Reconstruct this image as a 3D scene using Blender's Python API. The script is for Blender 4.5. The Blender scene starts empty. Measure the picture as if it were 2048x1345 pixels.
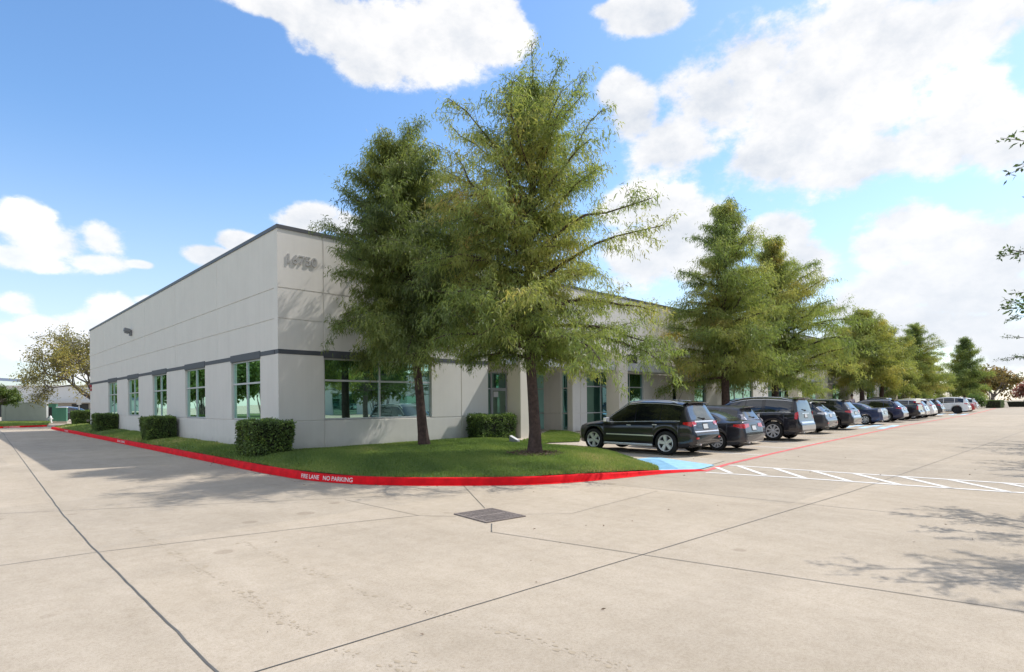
import bpy, bmesh, math, random
import numpy as np
from mathutils import Vector, Matrix

SC = bpy.context.scene
COL = SC.collection
R = math.radians

# ------------------------------------------------------------------ camera, sky, sun, exposure
def make_camera():
    cd = bpy.data.cameras.new('camera')
    cd.sensor_fit = 'HORIZONTAL'; cd.sensor_width = 36.0
    cd.lens = 36.0 * 1152.6 / 2048.0
    cd.shift_y = (807.2 - 672.5) / 2048.0
    cd.clip_start = 0.1; cd.clip_end = 3000
    o = bpy.data.objects.new('camera', cd)
    th = R(45.7455); roll = R(0.5)
    fw = Vector((math.cos(th), math.sin(th), 0)); rt = Vector((math.sin(th), -math.cos(th), 0)); up = Vector((0, 0, 1))
    r = rt * math.cos(roll) - up * -math.sin(roll) * -1
    u = rt * math.sin(roll) + up * math.cos(roll)
    m = Matrix((r, u, -fw)).transposed().to_4x4()
    m.translation = Vector((-7.6023, -18.6238, 1.75))
    o.matrix_world = m
    COL.objects.link(o); SC.camera = o
make_camera()

SUN = Vector((5.6, -1.75, 7.62)).normalized()
SUN_EL = math.asin(SUN.z); SUN_ROT = math.atan2(SUN.x, SUN.y)

def make_sun():
    ld = bpy.data.lights.new('sun', 'SUN'); ld.energy = 4.2; ld.angle = R(0.55); ld.color = (1.0, 0.955, 0.89)
    o = bpy.data.objects.new('sun', ld)
    o.rotation_euler = SUN.to_track_quat('Z', 'Y').to_euler(); o.location = SUN * 60
    COL.objects.link(o)
make_sun()

# cloud banks: (azimuth, elevation, half width, half height) in degrees, seen on the sky dome
CLOUDS = [
 (67.4,32.5,6.1,1.2),(62.1,32.0,7.6,3.1),(56.9,31.5,7.3,3.7),(51.6,32.5,8.1,3.4),(47.4,33.0,4.3,3.2),(59.3,29.5,4.2,2.0),(32.0,33.1,4.6,1.5),(34.8,33.9,3.6,0.8),(34.9,27.7,3.0,2.1),(33.5,25.6,4.1,3.4),(30.2,23.3,6.2,3.7),(26.5,26.3,5.9,5.0),
 (23.1,28.3,5.6,4.1),(20.6,20.8,6.3,3.4),(17.4,24.7,8.5,6.5),(13.0,26.7,7.7,4.8),(8.3,27.0,6.9,3.1),(14.5,19.3,6.8,2.8),(8.4,19.4,5.9,3.9),(5.1,19.2,3.8,3.7),(7.4,22.2,3.0,2.5),(32.1,18.4,5.2,2.4),(29.4,15.1,6.1,4.4),(32.6,13.5,4.6,3.4),
 (20.7,14.6,3.5,2.3),(19.1,12.3,3.4,2.6),(11.3,14.5,3.7,2.6),(12.7,12.7,3.0,2.2),(8.4,12.1,4.1,2.8),(5.4,10.8,4.1,2.7),(10.7,9.3,5.5,2.2),(6.9,8.0,5.3,2.8),(13.8,8.0,4.3,2.1),(9.1,5.6,8.7,2.5),(15.3,4.8,5.3,2.1),(4.6,4.1,4.0,2.8),
 (27.6,4.9,19.8,1.8),(85.6,13.7,2.3,2.0),(84.1,12.5,3.6,2.1),(81.2,13.3,2.1,1.9),(85.6,11.1,4.2,1.3),(81.6,11.5,3.4,1.1),(78.5,11.7,1.8,0.5),(86.5,7.9,1.8,1.3),(85.6,5.2,4.2,2.4),(82.9,4.9,3.3,2.2),(80.3,7.7,2.2,1.9),(80.9,6.2,3.0,2.0),
 (77.8,8.9,1.4,0.6),(73.3,12.9,2.7,1.1),(70.9,14.4,2.1,0.9),(64.9,16.9,3.4,1.6),(61.3,16.5,2.9,1.4),
 # unseen clouds behind and above the camera, added as bright fill for the shade
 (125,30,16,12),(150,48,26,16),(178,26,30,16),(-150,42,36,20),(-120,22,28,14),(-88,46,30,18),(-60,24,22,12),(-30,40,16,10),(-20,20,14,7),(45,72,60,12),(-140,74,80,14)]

def make_world():
    w = bpy.data.worlds.new('World'); SC.world = w; w.use_nodes = True
    nt = w.node_tree; N = nt.nodes; L = nt.links; N.clear()
    def nd(t, **k):
        n = N.new(t)
        for a, b in k.items(): setattr(n, a, b)
        return n
    def math_(op, a, b=None, clamp=False):
        n = nd('ShaderNodeMath', operation=op, use_clamp=clamp)
        for i, v in enumerate((a, b)):
            if v is None: continue
            if isinstance(v, (int, float)): n.inputs[i].default_value = v
            else: L.new(v, n.inputs[i])
        return n.outputs[0]
    sky = nd('ShaderNodeTexSky', sky_type='NISHITA', sun_disc=False)
    sky.sun_elevation = SUN_EL; sky.sun_rotation = SUN_ROT
    sky.air_density = 1.0; sky.dust_density = 0.6; sky.ozone_density = 2.0
    hs = nd('ShaderNodeHueSaturation'); hs.inputs['Saturation'].default_value = 1.16; hs.inputs['Value'].default_value = 2.3
    L.new(sky.outputs[0], hs.inputs['Color'])
    tc = nd('ShaderNodeTexCoord')
    sep = nd('ShaderNodeSeparateXYZ'); L.new(tc.outputs['Generated'], sep.inputs[0])
    az = math_('ARCTAN2', sep.outputs[1], sep.outputs[0]); el = math_('ARCSINE', sep.outputs[2])
    comb = nd('ShaderNodeCombineXYZ'); L.new(az, comb.inputs[0]); L.new(el, comb.inputs[1])
    dmin = None
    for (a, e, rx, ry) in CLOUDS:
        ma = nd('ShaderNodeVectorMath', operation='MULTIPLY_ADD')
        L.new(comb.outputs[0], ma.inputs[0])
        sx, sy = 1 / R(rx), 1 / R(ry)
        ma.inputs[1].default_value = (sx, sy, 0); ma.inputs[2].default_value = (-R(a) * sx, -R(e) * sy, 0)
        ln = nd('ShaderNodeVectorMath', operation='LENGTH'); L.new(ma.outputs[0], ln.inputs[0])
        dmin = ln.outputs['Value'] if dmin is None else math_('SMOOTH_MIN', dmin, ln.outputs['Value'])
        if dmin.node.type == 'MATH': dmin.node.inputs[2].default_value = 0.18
    def fbm(offset, scale, detail, rough):
        mp = nd('ShaderNodeMapping'); mp.inputs['Location'].default_value = offset; mp.inputs['Scale'].default_value = (1, 1, 1.5)
        L.new(tc.outputs['Generated'], mp.inputs[0])
        n = nd('ShaderNodeTexNoise'); n.inputs['Scale'].default_value = scale; n.inputs['Detail'].default_value = detail; n.inputs['Roughness'].default_value = rough
        L.new(mp.outputs[0], n.inputs['Vector']); return n.outputs['Fac']
    n1 = fbm((0, 0, 0), 5.6, 12, 0.63)
    n2 = fbm((SUN.x * 0.035, SUN.y * 0.035, SUN.z * 0.055), 5.6, 12, 0.63)
    n3 = fbm((3, 1, 2), 2.2, 3, 0.5)
    base = math_('SUBTRACT', 1.0, dmin)
    def dens(n): return math_('ADD', base, math_('MULTIPLY', math_('SUBTRACT', n, 0.5), 2.7))
    d1 = dens(n1); d2 = dens(n2)
    mr = nd('ShaderNodeMapRange', interpolation_type='SMOOTHERSTEP'); L.new(d1, mr.inputs[0]); mr.inputs[1].default_value = -0.05; mr.inputs[2].default_value = 0.40
    # shading: thin and sun-side = bright, thick centre/under side = grey
    lit = math_('ADD', 0.62, math_('MULTIPLY', math_('SUBTRACT', d1, d2), 1.25))
    lit = math_('SUBTRACT', lit, math_('MULTIPLY', math_('SUBTRACT', d1, 0.35), 0.26))
    lit = math_('ADD', lit, math_('MULTIPLY', math_('SUBTRACT', n3, 0.5), 0.7), True)
    cm = nd('ShaderNodeMix', data_type='RGBA'); L.new(lit, cm.inputs[0])
    cm.inputs[6].default_value = (7.3, 7.7, 8.3, 1); cm.inputs[7].default_value = (10.8, 10.6, 10.4, 1)
    # clouds away from the sun get an added boost, lifting the shaded side wall
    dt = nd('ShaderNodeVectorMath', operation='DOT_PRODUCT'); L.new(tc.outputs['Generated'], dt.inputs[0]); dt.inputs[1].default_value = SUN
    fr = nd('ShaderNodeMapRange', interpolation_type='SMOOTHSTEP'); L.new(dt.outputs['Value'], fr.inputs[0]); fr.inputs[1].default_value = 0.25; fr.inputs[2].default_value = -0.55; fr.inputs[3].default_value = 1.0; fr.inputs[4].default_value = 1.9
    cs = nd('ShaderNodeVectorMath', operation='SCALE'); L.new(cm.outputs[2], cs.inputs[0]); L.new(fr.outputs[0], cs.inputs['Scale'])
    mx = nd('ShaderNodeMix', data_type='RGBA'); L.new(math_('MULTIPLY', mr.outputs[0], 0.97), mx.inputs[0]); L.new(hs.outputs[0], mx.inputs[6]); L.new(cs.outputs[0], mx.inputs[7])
    # nearer the horizon the clear air itself is whiter
    hz = nd('ShaderNodeMapRange', interpolation_type='SMOOTHSTEP'); L.new(el, hz.inputs[0]); hz.inputs[1].default_value = R(24); hz.inputs[2].default_value = R(-1); hz.inputs[3].default_value = 0; hz.inputs[4].default_value = 0.55
    mh = nd('ShaderNodeMix', data_type='RGBA'); L.new(hz.outputs[0], mh.inputs[0]); L.new(mx.outputs[2], mh.inputs[6]); mh.inputs[7].default_value = (7.6, 8.2, 9.2, 1)
    bg = nd('ShaderNodeBackground'); bg.inputs['Strength'].default_value = 0.10
    L.new(mh.outputs[2], bg.inputs['Color'])
    out = nd('ShaderNodeOutputWorld'); L.new(bg.outputs[0], out.inputs[0])
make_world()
SC.view_settings.view_transform = 'Standard'; SC.view_settings.look = 'None'
SC.view_settings.exposure = 0.04; SC.view_settings.gamma = 1.0
SC.cycles.max_bounces = 6; SC.cycles.transparent_max_bounces = 8

# ------------------------------------------------------------------ helpers
def G(x):                      # the car park rises gently to the far end
    return 0.0035 * max(0.0, x - 6.0)

def link(o, parent=None):
    COL.objects.link(o)
    if parent is not None: o.parent = parent
    return o

def tag(o, label=None, cat=None, group=None, kind=None):
    if label: o['label'] = label
    if cat: o['category'] = cat
    if group: o['group'] = group
    if kind: o['kind'] = kind
    return o

def empty(name, loc=(0, 0, 0), rz=0.0):
    o = bpy.data.objects.new(name, None); o.location = loc; o.rotation_euler = (0, 0, rz); o.empty_display_size = 0.2
    return link(o)

class MB:
    def __init__(s): s.v = []; s.f = []; s.mi = []
    def add(s, vs, fs, m=0):
        b = len(s.v); s.v.extend([tuple(p) for p in vs]); s.f.extend([tuple(b + i for i in f) for f in fs]); s.mi.extend([m] * len(fs))
    def box(s, x0, x1, y0, y1, z0, z1, m=0):
        vs = [(x0,y0,z0),(x1,y0,z0),(x1,y1,z0),(x0,y1,z0),(x0,y0,z1),(x1,y0,z1),(x1,y1,z1),(x0,y1,z1)]
        s.add(vs, [(0,3,2,1),(4,5,6,7),(0,1,5,4),(1,2,6,5),(2,3,7,6),(3,0,4,7)], m)
    def obox(s, c, ax, ay, az, m=0):        # oriented box, half vectors
        c, ax, ay, az = Vector(c), Vector(ax), Vector(ay), Vector(az)
        vs = [c + a*ax + b*ay + d*az for d in (-1,1) for a, b in ((-1,-1),(1,-1),(1,1),(-1,1))]
        s.add(vs, [(0,3,2,1),(4,5,6,7),(0,1,5,4),(1,2,6,5),(2,3,7,6),(3,0,4,7)], m)
    def tube(s, pts, rad, n=8, m=0, caps=True):
        pts = [Vector(p) for p in pts]; k = len(pts)
        if isinstance(rad, (int, float)): rad = [rad] * k
        ring = []
        ref = Vector((0, 0, 1))
        for i, p in enumerate(pts):
            d = (pts[min(i+1, k-1)] - pts[max(i-1, 0)])
            d = d.normalized() if d.length > 1e-9 else Vector((0, 0, 1))
            a = d.cross(ref)
            if a.length < 0.15: a = d.cross(Vector((1, 0, 0)))
            a.normalize(); b = d.cross(a)
            ring.append([p + (a * math.cos(2*math.pi*j/n) + b * math.sin(2*math.pi*j/n)) * rad[i] for j in range(n)])
        vs = [q for r_ in ring for q in r_]; fs = []
        for i in range(k-1):
            for j in range(n):
                fs.append((i*n+j, i*n+(j+1) % n, (i+1)*n+(j+1) % n, (i+1)*n+j))
        if caps: fs.append(tuple(range(n))[::-1]); fs.append(tuple((k-1)*n + j for j in range(n)))
        s.add(vs, fs, m)
    def lathe(s, prof, n=24, axis='z', origin=(0,0,0), m=0):   # prof: (r, h)
        O = Vector(origin); vs = []; fs = []
        for r_, h in prof:
            for j in range(n):
                a = 2*math.pi*j/n; c, d = r_*math.cos(a), r_*math.sin(a)
                vs.append(O + (Vector((c, d, h)) if axis == 'z' else Vector((c, h, d)) if axis == 'y' else Vector((h, c, d))))
        for i in range(len(prof)-1):
            for j in range(n):
                fs.append((i*n+j, i*n+(j+1) % n, (i+1)*n+(j+1) % n, (i+1)*n+j))
        s.add(vs, fs, m)
    def grid(s, pts, m=0):                  # pts[i][j]
        a, b = len(pts), len(pts[0])
        s.add([p for row in pts for p in row], [(i*b+j, i*b+j+1, (i+1)*b+j+1, (i+1)*b+j) for i in range(a-1) for j in range(b-1)], m)
    def build(s, name, mats, parent=None, smooth=None, bevel=None, fixn=True):
        me = bpy.data.meshes.new(name); me.from_pydata(s.v, [], s.f)
        mats = mats if isinstance(mats, (list, tuple)) else [mats]
        for m in mats: me.materials.append(m)
        if len(mats) > 1: me.polygons.foreach_set('material_index', s.mi)
        if fixn:
            bm = bmesh.new(); bm.from_mesh(me); bmesh.ops.recalc_face_normals(bm, faces=bm.faces[:]); bm.to_mesh(me); bm.free()
        if smooth is not None:
            me.polygons.foreach_set('use_smooth', [True] * len(me.polygons))
            me.set_sharp_from_angle(angle=R(smooth))
        me.update()
        o = bpy.data.objects.new(name, me); link(o, parent)
        if bevel:
            b = o.modifiers.new('bevel', 'BEVEL'); b.width = bevel; b.segments = 2; b.limit_method = 'ANGLE'; b.angle_limit = R(40)
        return o

def copy_tree(o, parent=None):
    c = o.copy(); link(c, None)
    c.parent = parent
    for ch in list(o.children): copy_tree(ch, c)
    return c

# ------------------------------------------------------------------ materials
def material(name, color, rough=0.6, metal=0.0, var=0.0, scale=5.0, bump=0.0, bscale=60.0, coat=0.0, spec=0.5, ior=None, alpha=None):
    m = bpy.data.materials.new(name); m.use_nodes = True
    nt = m.node_tree; b = nt.nodes['Principled BSDF']
    b.inputs['Base Color'].default_value = (*color, 1); b.inputs['Roughness'].default_value = rough; b.inputs['Metallic'].default_value = metal
    b.inputs['Specular IOR Level'].default_value = spec
    if ior: b.inputs['IOR'].default_value = ior
    if coat: b.inputs['Coat Weight'].default_value = coat; b.inputs['Coat Roughness'].default_value = 0.03
    tc = nt.nodes.new('ShaderNodeTexCoord')
    if var:
        n = nt.nodes.new('ShaderNodeTexNoise'); n.inputs['Scale'].default_value = scale; n.inputs['Detail'].default_value = 7; n.inputs['Roughness'].default_value = 0.65
        nt.links.new(tc.outputs['Object'], n.inputs['Vector'])
        r = nt.nodes.new('ShaderNodeValToRGB'); nt.links.new(n.outputs['Fac'], r.inputs[0])
        r.color_ramp.elements[0].position = 0.3; r.color_ramp.elements[1].position = 0.7
        r.color_ramp.elements[0].color = (*[c * (1 - var) for c in color], 1); r.color_ramp.elements[1].color = (*[min(1, c * (1 + var)) for c in color], 1)
        nt.links.new(r.outputs[0], b.inputs['Base Color'])
    if bump:
        n = nt.nodes.new('ShaderNodeTexNoise'); n.inputs['Scale'].default_value = bscale; n.inputs['Detail'].default_value = 4
        nt.links.new(tc.outputs['Object'], n.inputs['Vector'])
        bp = nt.nodes.new('ShaderNodeBump'); bp.inputs['Strength'].default_value = bump; bp.inputs['Distance'].default_value = 0.01
        nt.links.new(n.outputs['Fac'], bp.inputs['Height']); nt.links.new(bp.outputs[0], b.inputs['Normal'])
    return m

def N_sep(N, L, col):
    n = N.new('ShaderNodeSeparateColor'); L.new(col, n.inputs[0]); return n.outputs[0]

def concrete_material(name, color, dirt=1.0):
    m = bpy.data.materials.new(name); m.use_nodes = True
    nt = m.node_tree; N = nt.nodes; L = nt.links; b = N['Principled BSDF']; b.inputs['Roughness'].default_value = 0.9; b.inputs['Specular IOR Level'].default_value = 0.25
    tc = N.new('ShaderNodeTexCoord')
    def noise(scale, detail=6, rough=0.6, stretch=None, rot=0):
        n = N.new('ShaderNodeTexNoise'); n.inputs['Scale'].default_value = scale; n.inputs['Detail'].default_value = detail; n.inputs['Roughness'].default_value = rough
        if stretch:
            mp = N.new('ShaderNodeMapping'); mp.inputs['Scale'].default_value = stretch; mp.inputs['Rotation'].default_value = (0, 0, rot); L.new(tc.outputs['Object'], mp.inputs[0]); L.new(mp.outputs[0], n.inputs['Vector'])
        else: L.new(tc.outputs['Object'], n.inputs['Vector'])
        return n.outputs['Fac']
    def ramp(f, a, c0, bb, c1):
        r = N.new('ShaderNodeValToRGB'); r.color_ramp.elements[0].position = a; r.color_ramp.elements[1].position = bb
        r.color_ramp.elements[0].color = (*c0, 1); r.color_ramp.elements[1].color = (*c1, 1); L.new(f, r.inputs[0]); return r.outputs[0]
    def mul(a, bb, fac=1.0):
        x = N.new('ShaderNodeMix'); x.data_type = 'RGBA'; x.blend_type = 'MULTIPLY'; x.inputs[0].default_value = fac
        L.new(a, x.inputs[6]); L.new(bb, x.inputs[7]); return x.outputs[2]
    c = ramp(noise(0.35, 5), 0.3, [v * 0.90 for v in color], 0.7, [v * 1.06 for v in color])
    c = mul(c, ramp(noise(1.7, 8, 0.7, (1, .35, 1), .3), 0.32, (0.90, 0.89, 0.87), 0.62, (1.02, 1.02, 1.02)), dirt)
    c = mul(c, ramp(noise(38, 4, 0.75), 0.30, (0.78, 0.76, 0.72), 0.55, (1.04, 1.04, 1.04)), 0.75)
    c = mul(c, ramp(noise(7, 5, 0.7), 0.30, (0.90, 0.885, 0.86), 0.60, (1.03, 1.03, 1.03)), 0.8)
    c = mul(c, ramp(noise(260, 2, 0.5), 0.36, (0.62, 0.60, 0.56), 0.60, (1.10, 1.10, 1.10)), 0.8)
    # worn drive bands and oil drips
    c = mul(c, ramp(noise(0.9, 6, 0.6, (.12, 1.4, 1), 0.02), 0.25, (0.86, 0.86, 0.86), 0.5, (1, 1, 1)), 0.5 * dirt)
    sp = N.new('ShaderNodeSeparateXYZ'); L.new(tc.outputs['Object'], sp.inputs[0])
    def m2(op, a, v):
        n = N.new('ShaderNodeMath'); n.operation = op
        for k, q in enumerate((a, v)):
            if isinstance(q, (int, float)): n.inputs[k].default_value = q
            else: L.new(q, n.inputs[k])
        return n.outputs[0]
    cb = N.new('ShaderNodeCombineXYZ'); L.new(m2('FLOOR', m2('DIVIDE', m2('ADD', sp.outputs[0], 6.33), 4.45), 0), cb.inputs[0]); L.new(m2('FLOOR', m2('DIVIDE', m2('ADD', sp.outputs[1], 14.9), 4.9), 0), cb.inputs[1])
    wn = N.new('ShaderNodeTexWhiteNoise'); wn.noise_dimensions = '2D'; L.new(cb.outputs[0], wn.inputs['Vector'])
    c = mul(c, ramp(wn.outputs['Value'], 0.0, (0.93, 0.935, 0.94), 1.0, (1.03, 1.025, 1.015)), dirt)
    vo = N.new('ShaderNodeTexVoronoi'); vo.inputs['Scale'].default_value = 1.15; L.new(tc.outputs['Object'], vo.inputs['Vector'])
    sz = m2('MULTIPLY', m2('POWER', N_sep(N, L, vo.outputs['Color']), 5.0), 0.16)
    c = mul(c, ramp(m2('SUBTRACT', vo.outputs['Distance'], sz), 0.0, (0.66, 0.63, 0.60), 0.035, (1, 1, 1)), 0.55 * dirt)
    L.new(c, b.inputs['Base Color'])
    bp = N.new('ShaderNodeBump'); bp.inputs['Strength'].default_value = 0.35; bp.inputs['Distance'].default_value = 0.004
    L.new(noise(180, 3, .6), bp.inputs['Height']); L.new(bp.outputs[0], b.inputs['Normal'])
    return m

def leaf_material(name, ramp_cols, trans=0.35):
    m = bpy.data.materials.new(name); m.use_nodes = True
    nt = m.node_tree; N = nt.nodes; L = nt.links; N.clear()
    at = N.new('ShaderNodeAttribute'); at.attribute_name = 'tint'
    r = N.new('ShaderNodeValToRGB'); L.new(at.outputs['Fac'], r.inputs[0])
    e = r.color_ramp.elements
    while len(e) < len(ramp_cols): e.new(0.5)
    for i, (p, c) in enumerate(ramp_cols): e[i].position = p; e[i].color = (*c, 1)
    d = N.new('ShaderNodeBsdfDiffuse'); t = N.new('ShaderNodeBsdfTranslucent'); g = N.new('ShaderNodeBsdfGlossy'); g.inputs['Roughness'].default_value = 0.45; g.inputs['Color'].default_value = (.6, .6, .6, 1)
    hs = N.new('ShaderNodeHueSaturation'); hs.inputs['Value'].default_value = 1.25; hs.inputs['Saturation'].default_value = 1.1
    L.new(r.outputs[0], d.inputs[0]); L.new(r.outputs[0], hs.inputs['Color']); L.new(hs.outputs[0], t.inputs[0])
    a = N.new('ShaderNodeMixShader'); a.inputs[0].default_value = trans; L.new(d.outputs[0], a.inputs[1]); L.new(t.outputs[0], a.inputs[2])
    a2 = N.new('ShaderNodeMixShader'); a2.inputs[0].default_value = 0.05; L.new(a.outputs[0], a2.inputs[1]); L.new(g.outputs[0], a2.inputs[2])
    o = N.new('ShaderNodeOutputMaterial'); L.new(a2.outputs[0], o.inputs[0])
    return m

def glass_material(name, tint, body, refl=0.3):
    m = bpy.data.materials.new(name); m.use_nodes = True
    nt = m.node_tree; N = nt.nodes; L = nt.links; N.clear()
    d = N.new('ShaderNodeBsdfPrincipled'); d.inputs['Base Color'].default_value = (*body, 1); d.inputs['Roughness'].default_value = 0.3; d.inputs['Specular IOR Level'].default_value = 0
    g = N.new('ShaderNodeBsdfGlossy'); g.inputs['Color'].default_value = (*tint, 1); g.inputs['Roughness'].default_value = 0.012
    tc = N.new('ShaderNodeTexCoord'); n = N.new('ShaderNodeTexNoise'); n.inputs['Scale'].default_value = 0.7; n.inputs['Detail'].default_value = 1
    L.new(tc.outputs['Object'], n.inputs['Vector']); bp = N.new('ShaderNodeBump'); bp.inputs['Strength'].default_value = 0.04; bp.inputs['Distance'].default_value = 0.05
    L.new(n.outputs['Fac'], bp.inputs['Height']); L.new(bp.outputs[0], g.inputs['Normal'])
    f = N.new('ShaderNodeFresnel'); f.inputs['IOR'].default_value = 1.5
    ad = N.new('ShaderNodeMath'); ad.operation = 'ADD'; ad.use_clamp = True; ad.inputs[1].default_value = refl; L.new(f.outputs[0], ad.inputs[0])
    a = N.new('ShaderNodeMixShader'); L.new(ad.outputs[0], a.inputs[0]); L.new(d.outputs[0], a.inputs[1]); L.new(g.outputs[0], a.inputs[2])
    o = N.new('ShaderNodeOutputMaterial'); L.new(a.outputs[0], o.inputs[0])
    return m

M = {}
M['concrete'] = concrete_material('pavement_concrete', (0.505, 0.436, 0.350))
M['walk'] = concrete_material('walk_concrete', (0.54, 0.48, 0.40), 0.6)
M['joint'] = material('joint_sealant', (0.10, 0.098, 0.092), 0.7, var=0.4, scale=3)
M['crack'] = material('fine_joint', (0.16, 0.145, 0.125), 0.9, var=0.4, scale=3)
M['stain'] = material('damp_stain', (0.385, 0.315, 0.225), 0.9, var=0.2, scale=9)
M['red'] = material('red_kerb_paint', (0.68, 0.006, 0.012), 0.8, var=0.25, scale=3, bump=0.3, bscale=40, spec=0.2)
def worn_paint(m, under, amount=.60):
    nt = m.node_tree; b = nt.nodes['Principled BSDF']; src = b.inputs['Base Color'].links[0].from_socket
    tc = nt.nodes.new('ShaderNodeTexCoord'); n = nt.nodes.new('ShaderNodeTexNoise'); n.inputs['Scale'].default_value = 7; n.inputs['Detail'].default_value = 9; n.inputs['Roughness'].default_value = .72
    nt.links.new(tc.outputs['Object'], n.inputs['Vector']); r = nt.nodes.new('ShaderNodeMapRange'); r.inputs[1].default_value = amount; r.inputs[2].default_value = amount + .04; nt.links.new(n.outputs['Fac'], r.inputs[0])
    x = nt.nodes.new('ShaderNodeMix'); x.data_type = 'RGBA'; nt.links.new(r.outputs[0], x.inputs[0]); nt.links.new(src, x.inputs[6]); x.inputs[7].default_value = (*under, 1); nt.links.new(x.outputs[2], b.inputs['Base Color'])
worn_paint(M['red'], (.30, .12, .10), .66)
M['redline'] = material('faded_red_line', (0.62, 0.11, 0.11), 0.8, var=0.2, scale=2.5)
M['white'] = material('white_line_paint', (0.74, 0.72, 0.68), 0.8, var=0.14, scale=5)
worn_paint(M['redline'], (.50, .40, .32), .58); worn_paint(M['white'], (.52, .45, .36), .60)
M['stencil'] = material('white_stencil', (0.78, 0.76, 0.74), 0.8)
M['blue'] = material('blue_ramp_paint', (0.29, 0.53, 0.70), 0.8, var=0.15, scale=4)
M['paleblue'] = material('pale_blue_bay_paint', (0.42, 0.60, 0.74), 0.8, var=0.15, scale=2)
M['wall'] = material('light_grey_wall_paint', (0.67, 0.64, 0.592), 0.85, var=0.035, scale=0.8, bump=0.15, bscale=90)
def rain_streaks(m, k=0.10):
    nt = m.node_tree; N = nt.nodes; L = nt.links; b = N['Principled BSDF']; src = b.inputs['Base Color'].links[0].from_socket
    tc = N.new('ShaderNodeTexCoord'); mp = N.new('ShaderNodeMapping'); mp.inputs['Scale'].default_value = (3.0, 3.0, 0.10); L.new(tc.outputs['Object'], mp.inputs[0])
    n = N.new('ShaderNodeTexNoise'); n.inputs['Scale'].default_value = 1.6; n.inputs['Detail'].default_value = 6; n.inputs['Roughness'].default_value = .65; L.new(mp.outputs[0], n.inputs['Vector'])
    r = N.new('ShaderNodeValToRGB'); r.color_ramp.elements[0].position = .30; r.color_ramp.elements[1].position = .55; r.color_ramp.elements[0].color = (1-k, 1-k, 1-k*1.05, 1); L.new(n.outputs['Fac'], r.inputs[0])
    x = N.new('ShaderNodeMix'); x.data_type = 'RGBA'; x.blend_type = 'MULTIPLY'; x.inputs[0].default_value = 1; L.new(src, x.inputs[6]); L.new(r.outputs[0], x.inputs[7])
    sp = N.new('ShaderNodeSeparateXYZ'); L.new(tc.outputs['Object'], sp.inputs[0]); n2 = N.new('ShaderNodeTexNoise'); n2.inputs['Scale'].default_value = 2.5; n2.inputs['Detail'].default_value = 5; L.new(tc.outputs['Object'], n2.inputs['Vector'])
    ad = N.new('ShaderNodeMath'); ad.operation = 'MULTIPLY_ADD'; L.new(n2.outputs['Fac'], ad.inputs[0]); ad.inputs[1].default_value = -.5; L.new(sp.outputs[2], ad.inputs[2])
    mr = N.new('ShaderNodeMapRange'); mr.interpolation_type = 'SMOOTHSTEP'; L.new(ad.outputs[0], mr.inputs[0]); mr.inputs[1].default_value = -.05; mr.inputs[2].default_value = .38; mr.inputs[3].default_value = .80; mr.inputs[4].default_value = 1
    x2 = N.new('ShaderNodeVectorMath'); x2.operation = 'SCALE'; L.new(x.outputs[2], x2.inputs[0]); L.new(mr.outputs[0], x2.inputs['Scale']); L.new(x2.outputs[0], b.inputs['Base Color'])
rain_streaks(M['wall'], 0.04)
M['wall_light'] = material('cream_column_paint', (0.68, 0.625, 0.53), 0.85, var=0.03, scale=1)
M['band'] = material('dark_blue_grey_band', (0.066, 0.072, 0.082), 0.6)
M['coping'] = material('dark_grey_coping', (0.075, 0.078, 0.088), 0.5)
M['alu'] = material('pale_aluminium', (0.50, 0.51, 0.51), 0.45, 0.3)
M['pane'] = glass_material('green_window_glass', (0.58, 0.86, 0.74), (0.010, 0.026, 0.022), 0.62)
M['pane_dark'] = glass_material('teal_storefront_glass', (0.44, 0.76, 0.69), (0.006, 0.018, 0.018), 0.42)
M['canopy'] = material('pale_grey_canopy_metal', (0.52, 0.53, 0.54), 0.45, 0.2)
M['dark'] = material('dark_opening', (0.02, 0.02, 0.022), 0.8)
M['roof'] = material('roof_membrane', (0.5, 0.5, 0.48), 0.9)
M['bark'] = material('brown_bark', (0.075, 0.047, 0.040), 0.95, var=0.45, scale=9, bump=1.0, bscale=22)
M['bark_grey'] = material('grey_bark', (0.13, 0.11, 0.095), 0.95, var=0.4, scale=8, bump=0.8, bscale=25)
M['cypress'] = leaf_material('cypress_leaves', [(0.0, (0.121, 0.174, 0.051)), (0.35, (0.247, 0.308, 0.077)), (0.68, (0.397, 0.398, 0.108)), (0.88, (0.540, 0.437, 0.127)), (1.0, (0.575, 0.381, 0.143))], 0.55)
M['green_cypress'] = leaf_material('green_cypress_leaves', [(0.0, (0.091, 0.130, 0.040)), (0.4, (0.201, 0.248, 0.066)), (0.8, (0.354, 0.378, 0.094)), (1.0, (0.488, 0.437, 0.110))], 0.5)
M['broad'] = leaf_material('broad_leaves', [(0.0, (0.060, 0.101, 0.028)), (0.5, (0.127, 0.186, 0.047)), (1.0, (0.254, 0.287, 0.070))], 0.35)
M['yellow'] = leaf_material('yellowing_leaves', [(0.0, (0.109, 0.113, 0.052)), (0.4, (0.248, 0.225, 0.074)), (0.75, (0.466, 0.402, 0.090)), (1.0, (0.466, 0.290, 0.134))], 0.4)
M['hedge'] = leaf_material('hedge_leaves', [(0.0, (0.072, 0.113, 0.035)), (0.6, (0.148, 0.227, 0.056)), (1.0, (0.326, 0.441, 0.090))], 0.2)
M['hedge_core'] = material('hedge_twigs', (0.018, 0.018, 0.012), 1.0)
M['pink'] = leaf_material('pink_flowering_leaves', [(0.0, (0.08, 0.09, 0.03)), (0.5, (0.30, 0.14, 0.10)), (1.0, (0.5, 0.2, 0.2))], 0.4)
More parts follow.
